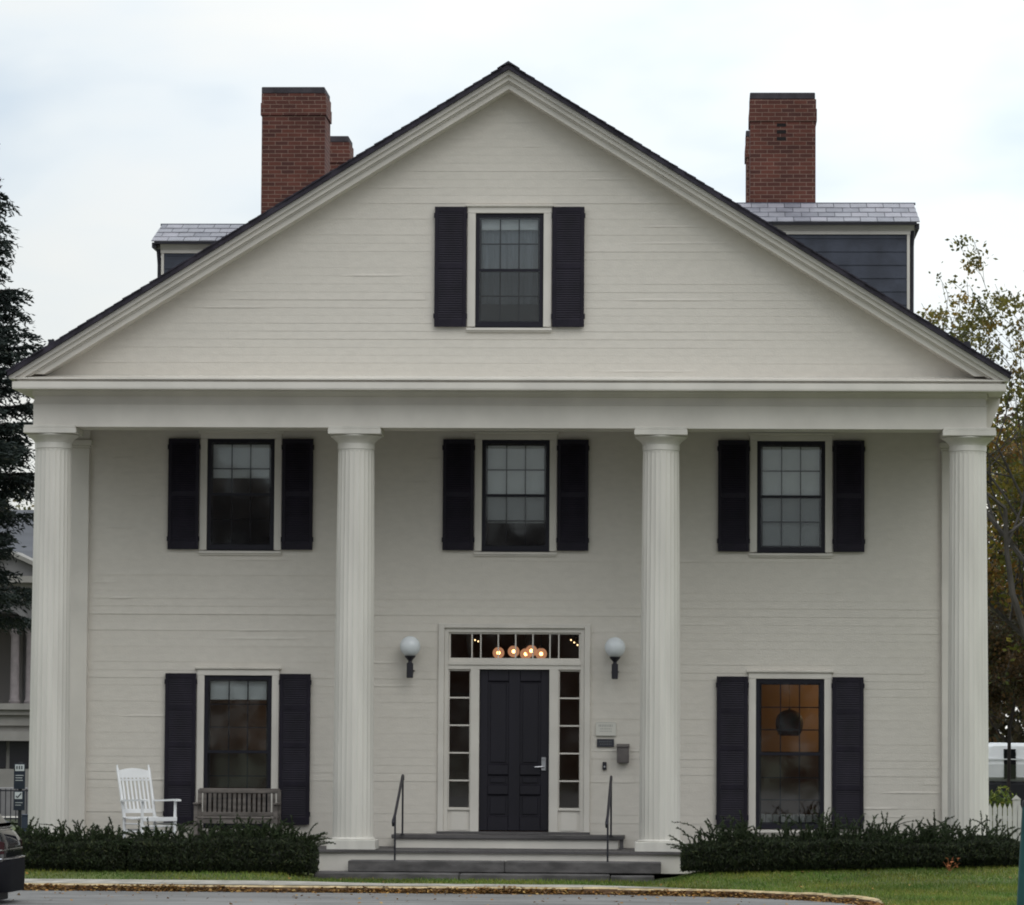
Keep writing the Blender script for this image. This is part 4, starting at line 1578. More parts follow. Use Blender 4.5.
def pigment(rs, n, palette, weights, jit=0.25):
    pal = np.array(palette)
    idx = rs.choice(len(pal), n, p=np.array(weights) / np.sum(weights))
    c = pal[idx] * (1 + rs.uniform(-jit, jit, (n, 1)))
    return np.clip(c, 0.002, 1)


m_leaf = leaf_mat('leaf_tissue', 0.32)
m_needle = leaf_mat('needle_tissue', 0.12, 0.7)
m_blade = leaf_mat('grass_blade', 0.3)
m_dead = leaf_mat('dead_leaf', 0.15, 0.8)
m_bark = mat('grey_bark', (0.075, 0.066, 0.060), 0.95, var=0.3, vscale=(8, 8, 2), bump=0.4, bscale=20)
m_bark_dark = mat('dark_bark', (0.035, 0.028, 0.026), 0.95, var=0.3, vscale=(8, 8, 2))

# grass
rs = np.random.default_rng(4)
gzv = np.vectorize(gz)
def inside_lawn(x, y):
    return y > kerb_y(x) + walk_w(x) + (0.13 if x < 3 else 0.20) if x < 5.0 else True
P1 = np.column_stack([rs.uniform(-9.5, 2.3, 15000), rs.uniform(-3.1, -1.0, 15000)])
P2 = np.column_stack([rs.uniform(2.3, 9.0, 62000), -1.2 - 8.0 * rs.random(62000)])
PG = np.concatenate([P1, P2])
keep = np.array([inside_lawn(x, y) for x, y in PG])
keep &= ~((PG[:, 0] > -2.65) & (PG[:, 0] < 2.32) & (PG[:, 1] > -1.32))
PG = PG[keep]
n = len(PG)
zz = gzv(PG[:, 0], PG[:, 1])
h = rs.uniform(0.02, 0.055, n)
an = rs.uniform(0, 2 * np.pi, n)
wd = rs.uniform(0.004, 0.009, n)
C = np.column_stack([PG, zz])
ax = np.column_stack([np.cos(an) * wd, np.sin(an) * wd, np.zeros(n)])
ay = np.column_stack([rs.normal(0, 0.02, n), rs.normal(0, 0.02, n), h])
patch = 0.5 + 0.5 * np.sin(PG[:, 0] * 1.7 + 2 * np.sin(PG[:, 1] * 0.9)) * np.sin(PG[:, 1] * 1.3 + 1.1)
cg = pigment(rs, n, [(0.125, 0.190, 0.030), (0.160, 0.215, 0.036), (0.25, 0.25, 0.075), (0.09, 0.155, 0.030)], [4, 3, 1, 2])
cg *= (0.72 + 0.5 * patch)[:, None]
pt2 = 0.5 + 0.5 * np.sin(PG[:, 0] * 2.9 + 1.0) * np.sin(PG[:, 1] * 2.3 + PG[:, 0])
cg[:, 0] *= 0.85 + 0.4 * pt2
gr = cards('grass', C, ax, ay, cg, m_blade, tri=True)
tag(gr, 'short green grass of the front lawn', 'grass', kind='stuff')

# fallen leaves: thick along the gutter, a few on the lawn
segs = [(KP[i], KP[i + 1]) for i in range(len(KP) - 1) if KP[i][0] > -21 and KP[i][1] > -13 and KP[i + 1][1] > -13.1]
lens = np.array([math.hypot(c[0] - a[0], c[1] - a[1]) for a, c in segs])
nl = 20000
pick = rs.choice(len(segs), nl, p=lens / lens.sum())
tt = rs.random(nl)
SA = np.array([s[0] for s in segs])[pick]
SB = np.array([s[1] for s in segs])[pick]
base = SA + (SB - SA) * tt[:, None]
tg = SB - SA
tg /= np.linalg.norm(tg, axis=1)[:, None]
nr = np.column_stack([tg[:, 1], -tg[:, 0]])          # towards the street
dst = np.abs(rs.normal(0, 0.075, nl))
clump = 0.55 + 0.45 * np.sin(base[:, 0] * 2.1 + base[:, 1] * 1.3) * np.sin(base[:, 0] * 0.73 + 1.0)
kp = rs.random(nl) < 0.25 + 0.75 * clump
base, nr, dst, clump = base[kp], nr[kp], dst[kp], clump[kp]
nl = len(base)
pos = base + nr * dst[:, None]
zl = -0.470 + np.maximum(0, 0.095 - dst * 0.6) * rs.random(nl) * (0.5 + 0.7 * clump)
C1 = np.column_stack([pos, zl])
n2 = 230
lx, ly = rs.uniform(-8, 9, n2), rs.uniform(-3.1, -1.3, n2)
ext = rs.random(n2) < 0.6
lx[ext], ly[ext] = rs.uniform(2.5, 8.5, ext.sum()), rs.uniform(-8, -2, ext.sum())
ok = np.array([inside_lawn(x, y) for x, y in zip(lx, ly)]) & ~((lx > -2.65) & (lx < 2.32) & (ly > -1.32))
lx, ly = lx[ok], ly[ok]
C2 = np.column_stack([lx, ly, gzv(lx, ly) + 0.022])
n3 = 320
rx3, ry3 = rs.uniform(-9, 4.5, n3), -3.95 - np.abs(rs.normal(0, 2.2, n3))
C3 = np.column_stack([rx3, ry3, np.full(n3, -0.468)])
C = np.concatenate([C1, C2, C3])
n = len(C)
sz = rs.uniform(0.012, 0.034, n)
d1 = unit(rs, n)
d1[:, 2] *= 0.35
d2 = np.cross(d1, np.array([0, 0, 1.0]))
d2 /= np.linalg.norm(d2, axis=1)[:, None] + 1e-6
d2[:, 2] += rs.normal(0, 0.3, n)
cd = pigment(rs, n, [(0.30, 0.16, 0.045), (0.22, 0.115, 0.04), (0.38, 0.24, 0.08), (0.15, 0.085, 0.04), (0.32, 0.15, 0.035)], [3, 3, 2, 2, 1])
fl = cards('fallen_leaves', C, d1 * sz[:, None], d2 * sz[:, None] * 0.75, cd, m_dead)
tag(fl, 'fallen orange and brown leaves along the kerb', 'leaves', kind='stuff')


# ------------------------------------------------------------------ hedges
def hedge(x0, x1, y0, y1, zb0, zb1, top, nleaf, nshoot, label, seed, ends=(0.25, 0.25), wave=0.04, tall=0.22):
    rs = np.random.default_rng(seed)
    xm_, ym_ = (x0 + x1) / 2, (y0 + y1) / 2
    t = thing('hedge', label, 'hedge', (xm_, ym_, 0), 0, 'clipped yew hedges in front of the porch')
    Lx, Ly = (x1 - x0) / 2, (y1 - y0) / 2
    ph = rs.uniform(0, 6, 6)
    def topz(x):
        return top + wave * (np.sin(x * 2.3 + ph[0]) * 0.5 + np.sin(x * 5.1 + ph[1]) * 0.35 + np.sin(x * 9.7 + ph[2]) * 0.25)
    def botz(x):
        return zb0 + (zb1 - zb0) * (x - x0) / (x1 - x0)
    def shape(n, shell):
        """points in/on a rounded box"""
        u = rs.uniform(-1, 1, n)
        fx = rs.uniform(0, 1, n)
        v = rs.uniform(-1, 1, n)
        wv = rs.uniform(0, 1, n)
        # push to shell
        s_ = rs.random(n)
        k = rs.integers(0, 3, n)
        f = (k == 0) & (s_ < shell)
        v[f] = -1 + np.abs(rs.normal(0, 0.10, f.sum()))
        f2 = (k == 1) & (s_ < shell)
        wv[f2] = 1 - np.abs(rs.normal(0, 0.06, f2.sum()))
        x = xm_ + u * Lx
        # round the ends and the front edge
        ex = np.maximum(0, (np.abs(u) * Lx - (Lx - np.where(u < 0, ends[0], ends[1]))) / np.where(u < 0, ends[0], ends[1]))
        shrink = np.sqrt(np.maximum(0.02, 1 - ex ** 2))
        shrink = shrink * (0.9 + 0.1 * np.sin(x * 4.3 + ph[5]))
        y = ym_ + v * Ly * (0.55 + 0.45 * shrink) * (1 + 0.08 * np.sin(x * 3.1 + ph[3]) + 0.05 * np.sin(x * 7 + ph[4]))
        zt = botz(x) + (topz(x) - botz(x)) * (0.42 + 0.58 * shrink) - 0.06 * np.maximum(0, np.abs(v) - 0.6) / 0.4
        z = botz(x) + 0.02 + (zt - botz(x)) * wv
        bul = 1 - 0.22 * np.maximum(0, 0.35 - wv) / 0.35
        y = ym_ + (y - ym_) * bul
        return np.column_stack([x - xm_, y - ym_, z])
    C = shape(nleaf, 0.8)
    n = len(C)
    d = unit(rs, n)
    d[:, 2] = np.abs(d[:, 2]) * 1.3 + 0.15
    d[:, 1] -= 0.3
    d /= np.linalg.norm(d, axis=1)[:, None]
    sd_ = np.cross(d, unit(rs, n))
    sd_ /= np.linalg.norm(sd_, axis=1)[:, None] + 1e-6
    ln = rs.uniform(0.02, 0.045, n)
    cc = pigment(rs, n, [(0.025, 0.035, 0.017), (0.036, 0.050, 0.021), (0.021, 0.023, 0.016), (0.062, 0.070, 0.028)], [4, 3, 3, 1.0], 0.3)
    cards('foliage', C, sd_ * (ln * 0.22)[:, None], d * ln[:, None], cc, m_needle, t)
    # long curved shoots standing out of the top
    cs, as_, bs_, co = [], [], [], []
    wood = MB()
    xsn = rs.uniform(-Lx * 0.99, Lx * 0.99, nshoot)
    nshoot = nshoot * 2
    xsn = rs.uniform(-Lx * 0.99, Lx * 0.99, nshoot)
    for q in range(nshoot):
        x = xsn[q]
        if math.sin((x + xm_) * 1.7 + ph[5]) + 0.6 * math.sin((x + xm_) * 4.3) < -0.5 and rs.random() < 0.65:
            continue
        y = rs.uniform(-Ly * 0.8, Ly * 0.7)
        ex_ = max(0.0, (abs(x) - (Lx - (ends[0] if x < 0 else ends[1]))) / (ends[0] if x < 0 else ends[1]))
        zt = float(topz(x + xm_)) - 0.07 - 0.28 * (1 - math.sqrt(max(0.0, 1 - ex_ ** 2)))
        L_ = (0.05 + (tall - 0.05) * rs.random() ** 1.7) * rs.choice([0.8, 1.0, 1.3])
        lean = rs.normal(0, 0.5) + (x / Lx) * abs(x / Lx) ** 5 * 1.1
        leany = rs.normal(-0.1, 0.35)
        pts = []
        m_ = 6
        for j in range(m_ + 1):
            s_ = j / m_
            pts.append((x + lean * L_ * s_ ** 1.8, y + leany * L_ * s_ ** 1.8, zt + L_ * (s_ + 0.35) * (1 - 0.25 * abs(lean) * s_ ** 2)))
        wood.tube(pts, [0.004] * m_ + [0.0015], 3, cap=False)
        for j in range(m_):
            a, c = np.array(pts[j]), np.array(pts[j + 1])
            t_ = (c - a) / np.linalg.norm(c - a)
            for side in range(13):
                p = a + (c - a) * rs.random()
                sdv = np.cross(t_, unit(rs, 1)[0])
                sdv /= np.linalg.norm(sdv) + 1e-6
                dd = sdv * 0.75 + t_ * 0.8
                dd /= np.linalg.norm(dd)
                cs.append(p + dd * 0.010)
                bs_.append(dd * rs.uniform(0.016, 0.028))
                as_.append(np.cross(dd, t_) * 0.006 + t_ * 0.006)
    cs, as_, bs_ = np.array(cs), np.array(as_), np.array(bs_)
    cc = pigment(rs, len(cs), [(0.036, 0.055, 0.022), (0.052, 0.070, 0.028), (0.026, 0.040, 0.018)], [3, 2, 2], 0.3)
    cards('shoots', cs, as_, bs_, cc, m_needle, t)
    # twiggy inside
    for i in range(int(Lx * 26)):
        x, y = rs.uniform(-Lx * 0.92, Lx * 0.92), rs.uniform(-Ly * 0.6, Ly * 0.6)
        z0_ = float(botz(x + xm_)) - 0.03
        hh = float(topz(x + xm_)) - z0_ - 0.1
        wood.tube([(x, y, z0_), (x + rs.normal(0, 0.05), y + rs.normal(0, 0.04), z0_ + hh * 0.5), (x + rs.normal(0, 0.10), y + rs.normal(0, 0.08), z0_ + hh)], [0.014, 0.010, 0.004], 4, cap=False)
    obj('twigs', wood, m_bark_dark, t)


hedge(-7.1, -5.20, -1.95, -0.95, -0.285, -0.285, 0.17, 26000, 150, 'dark yew hedge on the far left, in front of the end column', 21, (0.5, 0.25))
hedge(-5.16, -2.56, -2.00, -0.95, -0.285, -0.29, 0.20, 42000, 240, 'dark yew hedge in front of the bench and rocking chair', 22, (0.25, 0.45))
hedge(2.50, 7.25, -2.05, -0.95, -0.235, -0.10, 0.235, 78000, 470, 'long dark yew hedge right of the steps with shaggy shoots on top', 23, (0.55, 0.35), 0.05, 0.28)


# ------------------------------------------------------------------ picket fence, plants and van on the right
b = MB()
FY = 8.0
xf0, xf1 = 6.75, 14.0
m_picket = mat('white_picket_paint', (0.55, 0.54, 0.52), 0.6, var=0.06)
fn = thing('picket_fence', 'white picket fence with pointed tops beside the right end of the house', 'fence', (xf0, FY, -0.25))
x = 0.0
pk = MB()
g = random.Random(31)
while x < xf1 - xf0:
    h = 0.845 + g.uniform(-0.006, 0.006)
    pk.prism([(x, 0.03), (x + 0.066, 0.03), (x + 0.066, h - 0.085), (x + 0.033, h), (x, h - 0.085)], -0.011, 0.011)
    x += 0.0795
obj('picket', pk, m_picket, fn)
b = MB()
b.box(0, xf1 - xf0, 0.0125, 0.05, 0.16, 0.24)
b.box(0, xf1 - xf0, 0.0125, 0.05, 0.56, 0.64)
obj('rail', b, m_picket, fn)
for xp in (1.10, 3.3, 5.5):
    b = MB()
    b.cbox(xp - 0.06, xp + 0.06, 0.051, 0.17, 0.0, 0.90, 0.006)
    b.prism([(xp - 0.075, 0.902), (xp + 0.075, 0.902), (xp, 0.97)], 0.035, 0.185)
    obj('post', b, m_picket, fn)


def bush(x, y, z0, rad, hgt, n, palette, wts, label, seed, leaf=0.035, group=None, name='shrub', cat='shrub'):
    rs = np.random.default_rng(seed)
    t = thing(name, label, cat, (x, y, z0), 0, group)
    C = unit(rs, n) * (rs.random(n)[:, None] ** 0.45) * np.array([rad, rad * 0.7, hgt * 0.55]) + np.array([0, 0, hgt * 0.55])
    C += 0.10 * rad * np.sin(C[:, [1, 2, 0]] * 9)
    d = unit(rs, n)
    e_ = np.cross(d, unit(rs, n))
    e_ /= np.linalg.norm(e_, axis=1)[:, None] + 1e-6
    s_ = rs.uniform(0.6, 1.3, n) * leaf
    cards('foliage', C, d * (s_ * 0.55)[:, None], e_ * s_[:, None], pigment(rs, n, palette, wts), m_leaf, t)
    wood = MB()
    for i in range(12):
        a = rs.uniform(0, 6.28)
        wood.tube([(0.05 * math.cos(a), 0.05 * math.sin(a), -0.05), (rad * 0.35 * math.cos(a), rad * 0.3 * math.sin(a), hgt * 0.45), (rad * 0.7 * math.cos(a), rad * 0.5 * math.sin(a), hgt * rs.uniform(0.7, 1.0))], [0.012, 0.008, 0.003], 4, cap=False)
    obj('twigs', wood, m_bark_dark, t)
    return t
YG = [(0.17, 0.21, 0.035), (0.10, 0.14, 0.03), (0.24, 0.23, 0.05), (0.06, 0.09, 0.02)]
bush(7.55, 9.2, -0.30, 0.62, 1.02, 2200, YG, [3, 3, 1, 2], 'yellow green leafy shrub behind the picket fence', 51, 0.04)
bush(8.7, 9.6, -0.30, 0.6, 0.95, 1800, YG, [2, 3, 1, 3], 'darker green shrub behind the picket fence, at the frame edge', 52, 0.04)
bush(7.05, 9.9, -0.30, 0.17, 1.42, 380, [(0.03, 0.05, 0.02), (0.05, 0.07, 0.025)], [2, 1], 'thin upright leafy sapling between the end column and the van', 53, 0.05, name='sapling', cat='sapling')


def vehicle_rings(prof, W):
    """prof: list of (x, zlo, zhi, half width low, half width high)"""
    rings = []
    for x, z0, z1, w0, w1 in prof:
        zm_ = z0 + (z1 - z0) * 0.45
        rings.append([(x, -w0 * 0.86, z0), (x, -w0, z0 + 0.10), (x, -w0 * 1.01, zm_), (x, -w1, z1 - 0.07), (x, -w1 * 0.93, z1 - 0.012), (x, -w1 * 0.5, z1 + 0.008), (x, w1 * 0.5, z1 + 0.008), (x, w1 * 0.93, z1 - 0.012), (x, w1, z1 - 0.07), (x, w0 * 1.01, zm_), (x, w0, z0 + 0.10), (x, w0 * 0.86, z0)])
    return rings


def wheel(parent, x, y, r, wd, side):
    b = MB()
    prof = [(r * 0.62, -wd / 2), (r * 0.92, -wd / 2), (r, -wd * 0.32), (r, wd * 0.32), (r * 0.92, wd / 2), (r * 0.62, wd / 2)]
    b.lathe(prof, 28)
    w_ = obj('wheel', b, m_tyre, parent, (x, y, r), (R(90), 0, 0), smooth=True)
    b = MB()
    b.lathe([(r * 0.60, -wd * 0.40), (r * 0.63, -wd * 0.47), (r * 0.63, wd * 0.47), (r * 0.60, wd * 0.40), (r * 0.5, wd * 0.30), (r * 0.12, wd * 0.36), (0.01, wd * 0.36)], 28)
    for k in range(5):
        a = 2 * math.pi * k / 5
        b.bar((r * 0.1 * math.cos(a), r * 0.1 * math.sin(a), -side * wd * 0.43), (r * 0.62 * math.cos(a), r * 0.62 * math.sin(a), -side * wd * 0.43), 0.03, 0.02, up=(0, 0, 1))
    obj('rim', b, m_rim, w_)


m_tyre = mat('tyre_rubber', (0.018, 0.018, 0.019), 0.85)
m_rim = mat('grey_alloy', (0.38, 0.38, 0.40), 0.4, metal=0.7)
m_carglass = mat('tinted_car_glass', (0.010, 0.011, 0.013), 0.06, spec=0.8)
m_carpaint = mat('black_car_paint', (0.009, 0.009, 0.012), 0.04, spec=0.6)
m_vanpaint = mat('white_van_paint', (0.88, 0.88, 0.89), 0.3, spec=0.5)
m_plastic = mat('black_trim_plastic', (0.016, 0.016, 0.020), 0.6)
m_redlamp = mat('red_lamp_lens', (0.030, 0.006, 0.008), 0.25, spec=0.15)

# van parked behind the fence: its tail to the left, hidden by the house
vn = thing('van', 'white panel van with a dark lower body parked behind the picket fence', 'van', (10.6, 40.0, -0.56), R(180))
prof = [(-2.75, 0.62, 1.60, 0.90, 0.80), (-2.70, 0.55, 2.00, 0.97, 0.86), (-2.4, 0.5, 2.06, 1.0, 0.88), (0.9, 0.5, 2.08, 1.0, 0.88), (1.5, 0.5, 1.98, 1.0, 0.86), (2.05, 0.5, 1.36, 1.0, 0.90), (2.75, 0.5, 1.12, 0.97, 0.86), (2.95, 0.58, 0.95, 0.86, 0.78)]
prof = [(x, z0 + 0.66 if False else z0, z1, a, c) for x, z0, z1, a, c in prof]
b = MB()
b.loft(vehicle_rings([(x, 1.18 if z1 > 1.3 else 0.7, z1, a, c) for x, z0, z1, a, c in prof[:5]], 2))
b.loft(vehicle_rings([(1.50, 1.18, 1.98, 1.0, 0.86), (2.05, 1.0, 1.36, 1.0, 0.90), (2.75, 0.95, 1.12, 0.97, 0.86), (2.95, 0.80, 0.95, 0.86, 0.78)], 2))
obj('body', b, m_vanpaint, vn)
b = MB()
b.loft(vehicle_rings([(-2.74, 0.40, 1.19, 0.96, 0.97), (-2.6, 0.36, 1.185, 1.0, 1.0), (2.1, 0.36, 1.185, 1.0, 1.0), (2.9, 0.40, 0.95, 0.92, 0.90)], 2))
obj('lower_body', b, m_plastic, vn)
for s_ in (-1, 1):
    for xa, xb in ((-2.3, -1.5), (0.42, 0.70)):
        b = MB()
        xa2 = xa
        b.loft([[(xa, s_ * w_, z_), (xb, s_ * w_, z_), (xb, s_ * (w_ - 0.03), z_), (xa, s_ * (w_ - 0.03), z_)] for w_, z_ in ((1.016, 1.24), (1.024, 1.585), (0.935, 1.94))])
        obj('side_window', b, m_carglass, vn)
    for x in (-1.75, 1.95):
        wheel(vn, x, s_ * 0.90, 0.34, 0.22, s_)
    b = MB()
    b.box(-2.70, 1.6, s_ * 1.005 - 0.012, s_ * 1.005 + 0.012, 1.69, 1.715)
    obj('side_moulding', b, m_vanpaint, vn)
    b = MB()
    b.box(-2.775, -2.72, s_ * 0.86 - 0.06, s_ * 0.86 + 0.06, 1.2, 1.5)
    obj('tail_light', b, m_redlamp, vn)


# ------------------------------------------------------------------ trees
def grow(rs, p, d, length, rad, depth, wood, tips, spread, up, nseg=4, kids=(3, 4), minrad=0.004, crook=0.13):
    pts, rds = [p.copy()], [rad]
    q = p.copy()
    for i in range(nseg):
        d = d + rs.normal(0, crook, 3) + np.array([0, 0, up * 0.06])
        d /= np.linalg.norm(d)
        q = q + d * length / nseg
        pts.append(q.copy())
        rds.append(max(minrad, rad * (1 - 0.45 * (i + 1) / nseg)))
    wood.tube([tuple(a) for a in pts], rds, 6 if rad > 0.03 else 4, cap=False)
    if depth == 0:
        for a in pts[1:]:
            tips.append((a, d.copy()))
        return
    nk = rs.integers(kids[0], kids[1] + 1)
    for k in range(nk):
        t = rs.uniform(0.35, 1.0) if k else 1.0
        i = min(len(pts) - 2, int(t * nseg))
        bp = pts[i] + (pts[i + 1] - pts[i]) * (t * nseg - i if i < nseg else 1)
        if k == 0:
            bp = pts[-1]
        side = np.cross(d, unit(rs, 1)[0])
        side /= np.linalg.norm(side) + 1e-6
        nd = d * (1 - spread * 0.5) + side * spread * rs.uniform(0.7, 1.2) + np.array([0, 0, up * 0.12])
        nd /= np.linalg.norm(nd)
        grow(rs, bp, nd, length * rs.uniform(0.62, 0.82), rds[min(i + 1, nseg)] * (0.72 if k else 0.8), depth - 1, wood, tips, spread, up, max(3, nseg - 1), kids, minrad, crook)


def tree(x, y, z0, H, trunk_r, seed, label, palette, wts, nleaf, leaf, depth=4, spread=0.62, up=0.5, trunk_frac=0.28, scatter=0.35, bark=None, kids=(3, 4), name='tree', group='trees behind the house', lean=0.0, keep=1.0):
    rs = np.random.default_rng(seed)
    t = thing(name, label, 'tree', (x, y, z0), 0, group)
    wood = MB()
    tips = []
    tl_ = H * trunk_frac
    p = np.array([0.0, 0, -0.1])
    d = np.array([lean, 0, 1.0])
    d /= np.linalg.norm(d)
    tp = [p, p + d * 0.25, p + d * tl_ * 0.5 + rs.normal(0, 0.04, 3), p + d * tl_]
    wood.tube([tuple(a) for a in tp], [trunk_r * 1.35, trunk_r, trunk_r * 0.88, trunk_r * 0.8], 9, cap=False)
    nk = rs.integers(3, 5)
    for k in range(nk):
        a = 2 * math.pi * (k + rs.random() * 0.5) / nk
        nd = np.array([math.cos(a) * spread, math.sin(a) * spread, 1.0]) if k else np.array([0.05, 0.02, 1.0])
        nd /= np.linalg.norm(nd)
        grow(rs, tp[-1] - d * (tl_ * 0.25 * rs.random() if k else 0), nd, H * (0.30 if k == 0 else 0.26), trunk_r * (0.7 if k == 0 else 0.5), depth - 1, wood, tips, spread, up, kids=kids)
    T = np.array([a for a, _ in tips])
    zmax = np.percentile(T[:, 2], 98)
    sc_ = H / max(zmax, 0.1)
    wood.v = [(a * sc_, b_ * sc_, c_ * sc_) for a, b_, c_ in wood.v]
    T = T * sc_
    obj('trunk', wood, bark or m_bark, t)
    # leaves in clusters round some of the tips
    nt_ = len(T)
    w_ = rs.random(nt_) ** 1.6
    w_[rs.random(nt_) > keep] = 0
    pick_ = rs.choice(nt_, nleaf, p=w_ / w_.sum())
    C = T[pick_] + rs.normal(0, scatter, (nleaf, 3)) * np.array([1, 1, 0.75])
    d1_ = unit(rs, nleaf)
    d2_ = np.cross(d1_, unit(rs, nleaf))
    d2_ /= np.linalg.norm(d2_, axis=1)[:, None] + 1e-6
    s_ = leaf * rs.uniform(0.6, 1.3, nleaf)
    pal = pigment(rs, nt_, palette, wts, 0.2)
    cc = np.clip(pal[pick_] * (1 + rs.uniform(-0.22, 0.22, (nleaf, 1))), 0.003, 1)
    cards('crown', C, d1_ * (s_ * 0.6)[:, None], d2_ * s_[:, None], cc, m_leaf, t)
    return t


OLIVE = [(0.12, 0.110, 0.030), (0.17, 0.150, 0.035), (0.085, 0.088, 0.026), (0.21, 0.14, 0.03)]
AUT = [(0.15, 0.15, 0.028), (0.25, 0.20, 0.03), (0.09, 0.105, 0.025), (0.24, 0.13, 0.03), (0.11, 0.08, 0.03)]
BRN = [(0.085, 0.055, 0.028), (0.13, 0.075, 0.03), (0.06, 0.055, 0.026), (0.10, 0.09, 0.03)]
tree(9.75, 25, -0.45, 11.3, 0.14, 61, 'tall thin crowned autumn tree whose sparse top shows beside the right dormer', OLIVE, [3, 2, 2, 1], 26000, 0.052, depth=5, spread=0.62, up=0.6, scatter=0.12, keep=0.6)
tree(11.1, 31, -0.5, 9.9, 0.13, 62, 'yellow green autumn tree with bare grey limbs showing, behind the end column', AUT, [3, 3, 3, 2, 1], 20000, 0.07, depth=5, spread=0.75, up=0.3, scatter=0.20, keep=0.6)
tree(13.2, 36, -0.5, 10.5, 0.15, 63, 'broad olive and orange tree standing right of the yellow green one', AUT, [2, 2, 3, 3, 2], 20000, 0.075, depth=5, spread=0.7, up=0.3, scatter=0.25)
tree(9.66, 34.0, -0.5, 4.6, 0.055, 64, 'small brown leaved street tree with a slim dark trunk in front of the van', BRN, [3, 2, 2, 1], 9000, 0.045, depth=4, spread=0.75, up=0.15, trunk_frac=0.62, scatter=0.18, bark=m_bark_dark)
tree(12.0, 55, -0.5, 11.5, 0.17, 65, 'dull brown tree in the second row beyond the van', BRN, [3, 2, 3, 2], 26000, 0.08, depth=5, spread=0.7, up=0.2, scatter=0.32)
tree(17.0, 60, -0.5, 12.0, 0.17, 66, 'dark olive tree in the second row, farthest right', OLIVE, [3, 1, 3, 1], 26000, 0.08, depth=5, spread=0.7, up=0.2, scatter=0.32)
tree(8.6, 64, -0.5, 9.0, 0.15, 69, 'low dark brown tree in the second row, nearest the house', BRN, [3, 1, 3, 2], 22000, 0.08, depth=5, spread=0.75, up=0.1, scatter=0.34)


def conifer(x, y, z0, H, rad, seed, label):
    rs = np.random.default_rng(seed)
    t = thing('conifer', label, 'tree', (x, y, z0))
    wood = MB()
    wood.tube([(0, 0, -0.1), (0, 0, H * 0.5), (0, 0, H)], [0.24, 0.14, 0.02], 9, cap=False)
    cs, d1s, d2s = [], [], []
    z = 4.3
    while z < H - 0.2:
        f = (H - z) / (H - 4.3)
        nb = rs.integers(7, 10)
        a0 = rs.uniform(0, 6.28)
        for k in range(nb):
            a = a0 + 2 * math.pi * k / nb + rs.normal(0, 0.2)
            Lb = (rad * (f ** 0.72) * rs.uniform(0.72, 1.15) + 0.15) * (0.72 if z < 6.3 else 1.0)
            dirx, diry = math.cos(a), math.sin(a)
            pts = []
            m_ = 7
            droop = rs.uniform(0.10, 0.30) * f + 0.02
            for j in range(m_ + 1):
                s_ = j / m_
                pts.append(np.array([dirx * Lb * s_, diry * Lb * s_, z + 0.18 * Lb * s_ - droop * Lb * s_ ** 1.6 + (0.10 * Lb * max(0, s_ - 0.7) / 0.3 * 0.5)]))
            wood.tube([tuple(p) for p in pts], [0.035 * f + 0.010] + [0.022 * f + 0.007] * (m_ - 1) + [0.004], 4, cap=False)
            side = np.array([-diry, dirx, 0])
            for j in range(int(27 + 112 * Lb / rad)):
                s_ = rs.random() ** 0.65
                i = min(m_ - 1, int(s_ * m_))
                p = pts[i] + (pts[i + 1] - pts[i]) * (s_ * m_ - i)
                sg_ = rs.choice((-1, 1))
                sl_ = Lb * 0.33 * (1 - 0.55 * s_) * rs.uniform(0.3, 1.0) + 0.10
                out = np.array([dirx, diry, 0]) * rs.uniform(0.4, 0.9) + side * sg_ * rs.uniform(0.4, 1.0)
                out /= np.linalg.norm(out)
                out[2] = rs.uniform(-0.55, 0.12)
                nseg_ = max(2, int(sl_ / 0.042))
                for q in range(nseg_):
                    c = p + out * sl_ * (q + rs.random()) / nseg_ + np.array([0, 0, -0.10 * (q / nseg_) ** 2]) + rs.normal(0, 0.012, 3)
                    dd = out + rs.normal(0, 0.45, 3)
                    dd /= np.linalg.norm(dd)
                    e_ = np.cross(dd, unit(rs, 1)[0])
                    e_ /= np.linalg.norm(e_) + 1e-6
                    ln = rs.uniform(0.038, 0.072)
                    cs.append(c)
                    d2s.append(dd * ln)
                    d1s.append(e_ * ln * 0.30)
        z += rs.uniform(0.15, 0.24) * (0.6 + 0.6 * f)
    cs, d1s, d2s = np.array(cs), np.array(d1s), np.array(d2s)
    cc = pigment(rs, len(cs), [(0.023, 0.033, 0.029), (0.032, 0.043, 0.035), (0.016, 0.023, 0.021), (0.050, 0.055, 0.038)], [4, 3, 3, 0.5], 0.25)
    cards('crown', cs, d1s, d2s, cc, m_needle, t)
    obj('trunk', wood, m_bark_dark, t)
    print('conifer cards', len(cs))
    return t
conifer(-11.25, 15.0, -0.5, 15.2, 2.65, 71, 'dark green conifer with ragged branch ends at the left edge of the house')


# ------------------------------------------------------------------ civic building far behind on the left
m_stone = mat('grey_limestone', (0.185, 0.178, 0.178), 0.85, var=0.15, vscale=(1.5, 1.5, 1.5))
m_stone2 = mat('pale_limestone', (0.26, 0.245, 0.225), 0.85, var=0.12, vscale=(1.5, 1.5, 1.5))
m_pink = mat('pinkish_column_stone', (0.19, 0.165, 0.165), 0.8, var=0.12)
m_lead = mat('grey_slate_roof', (0.088, 0.090, 0.100), 0.85, var=0.15, vscale=(0.6, 3, 3))
m_void = mat('deep_shadow_glass', (0.018, 0.016, 0.02), 0.3, spec=0.5)
BY = 50.0
cb = thing('civic_building', 'grey stone civic building with columns, an arch and a small pediment, far behind', 'building', (-15.42, BY, -0.56))
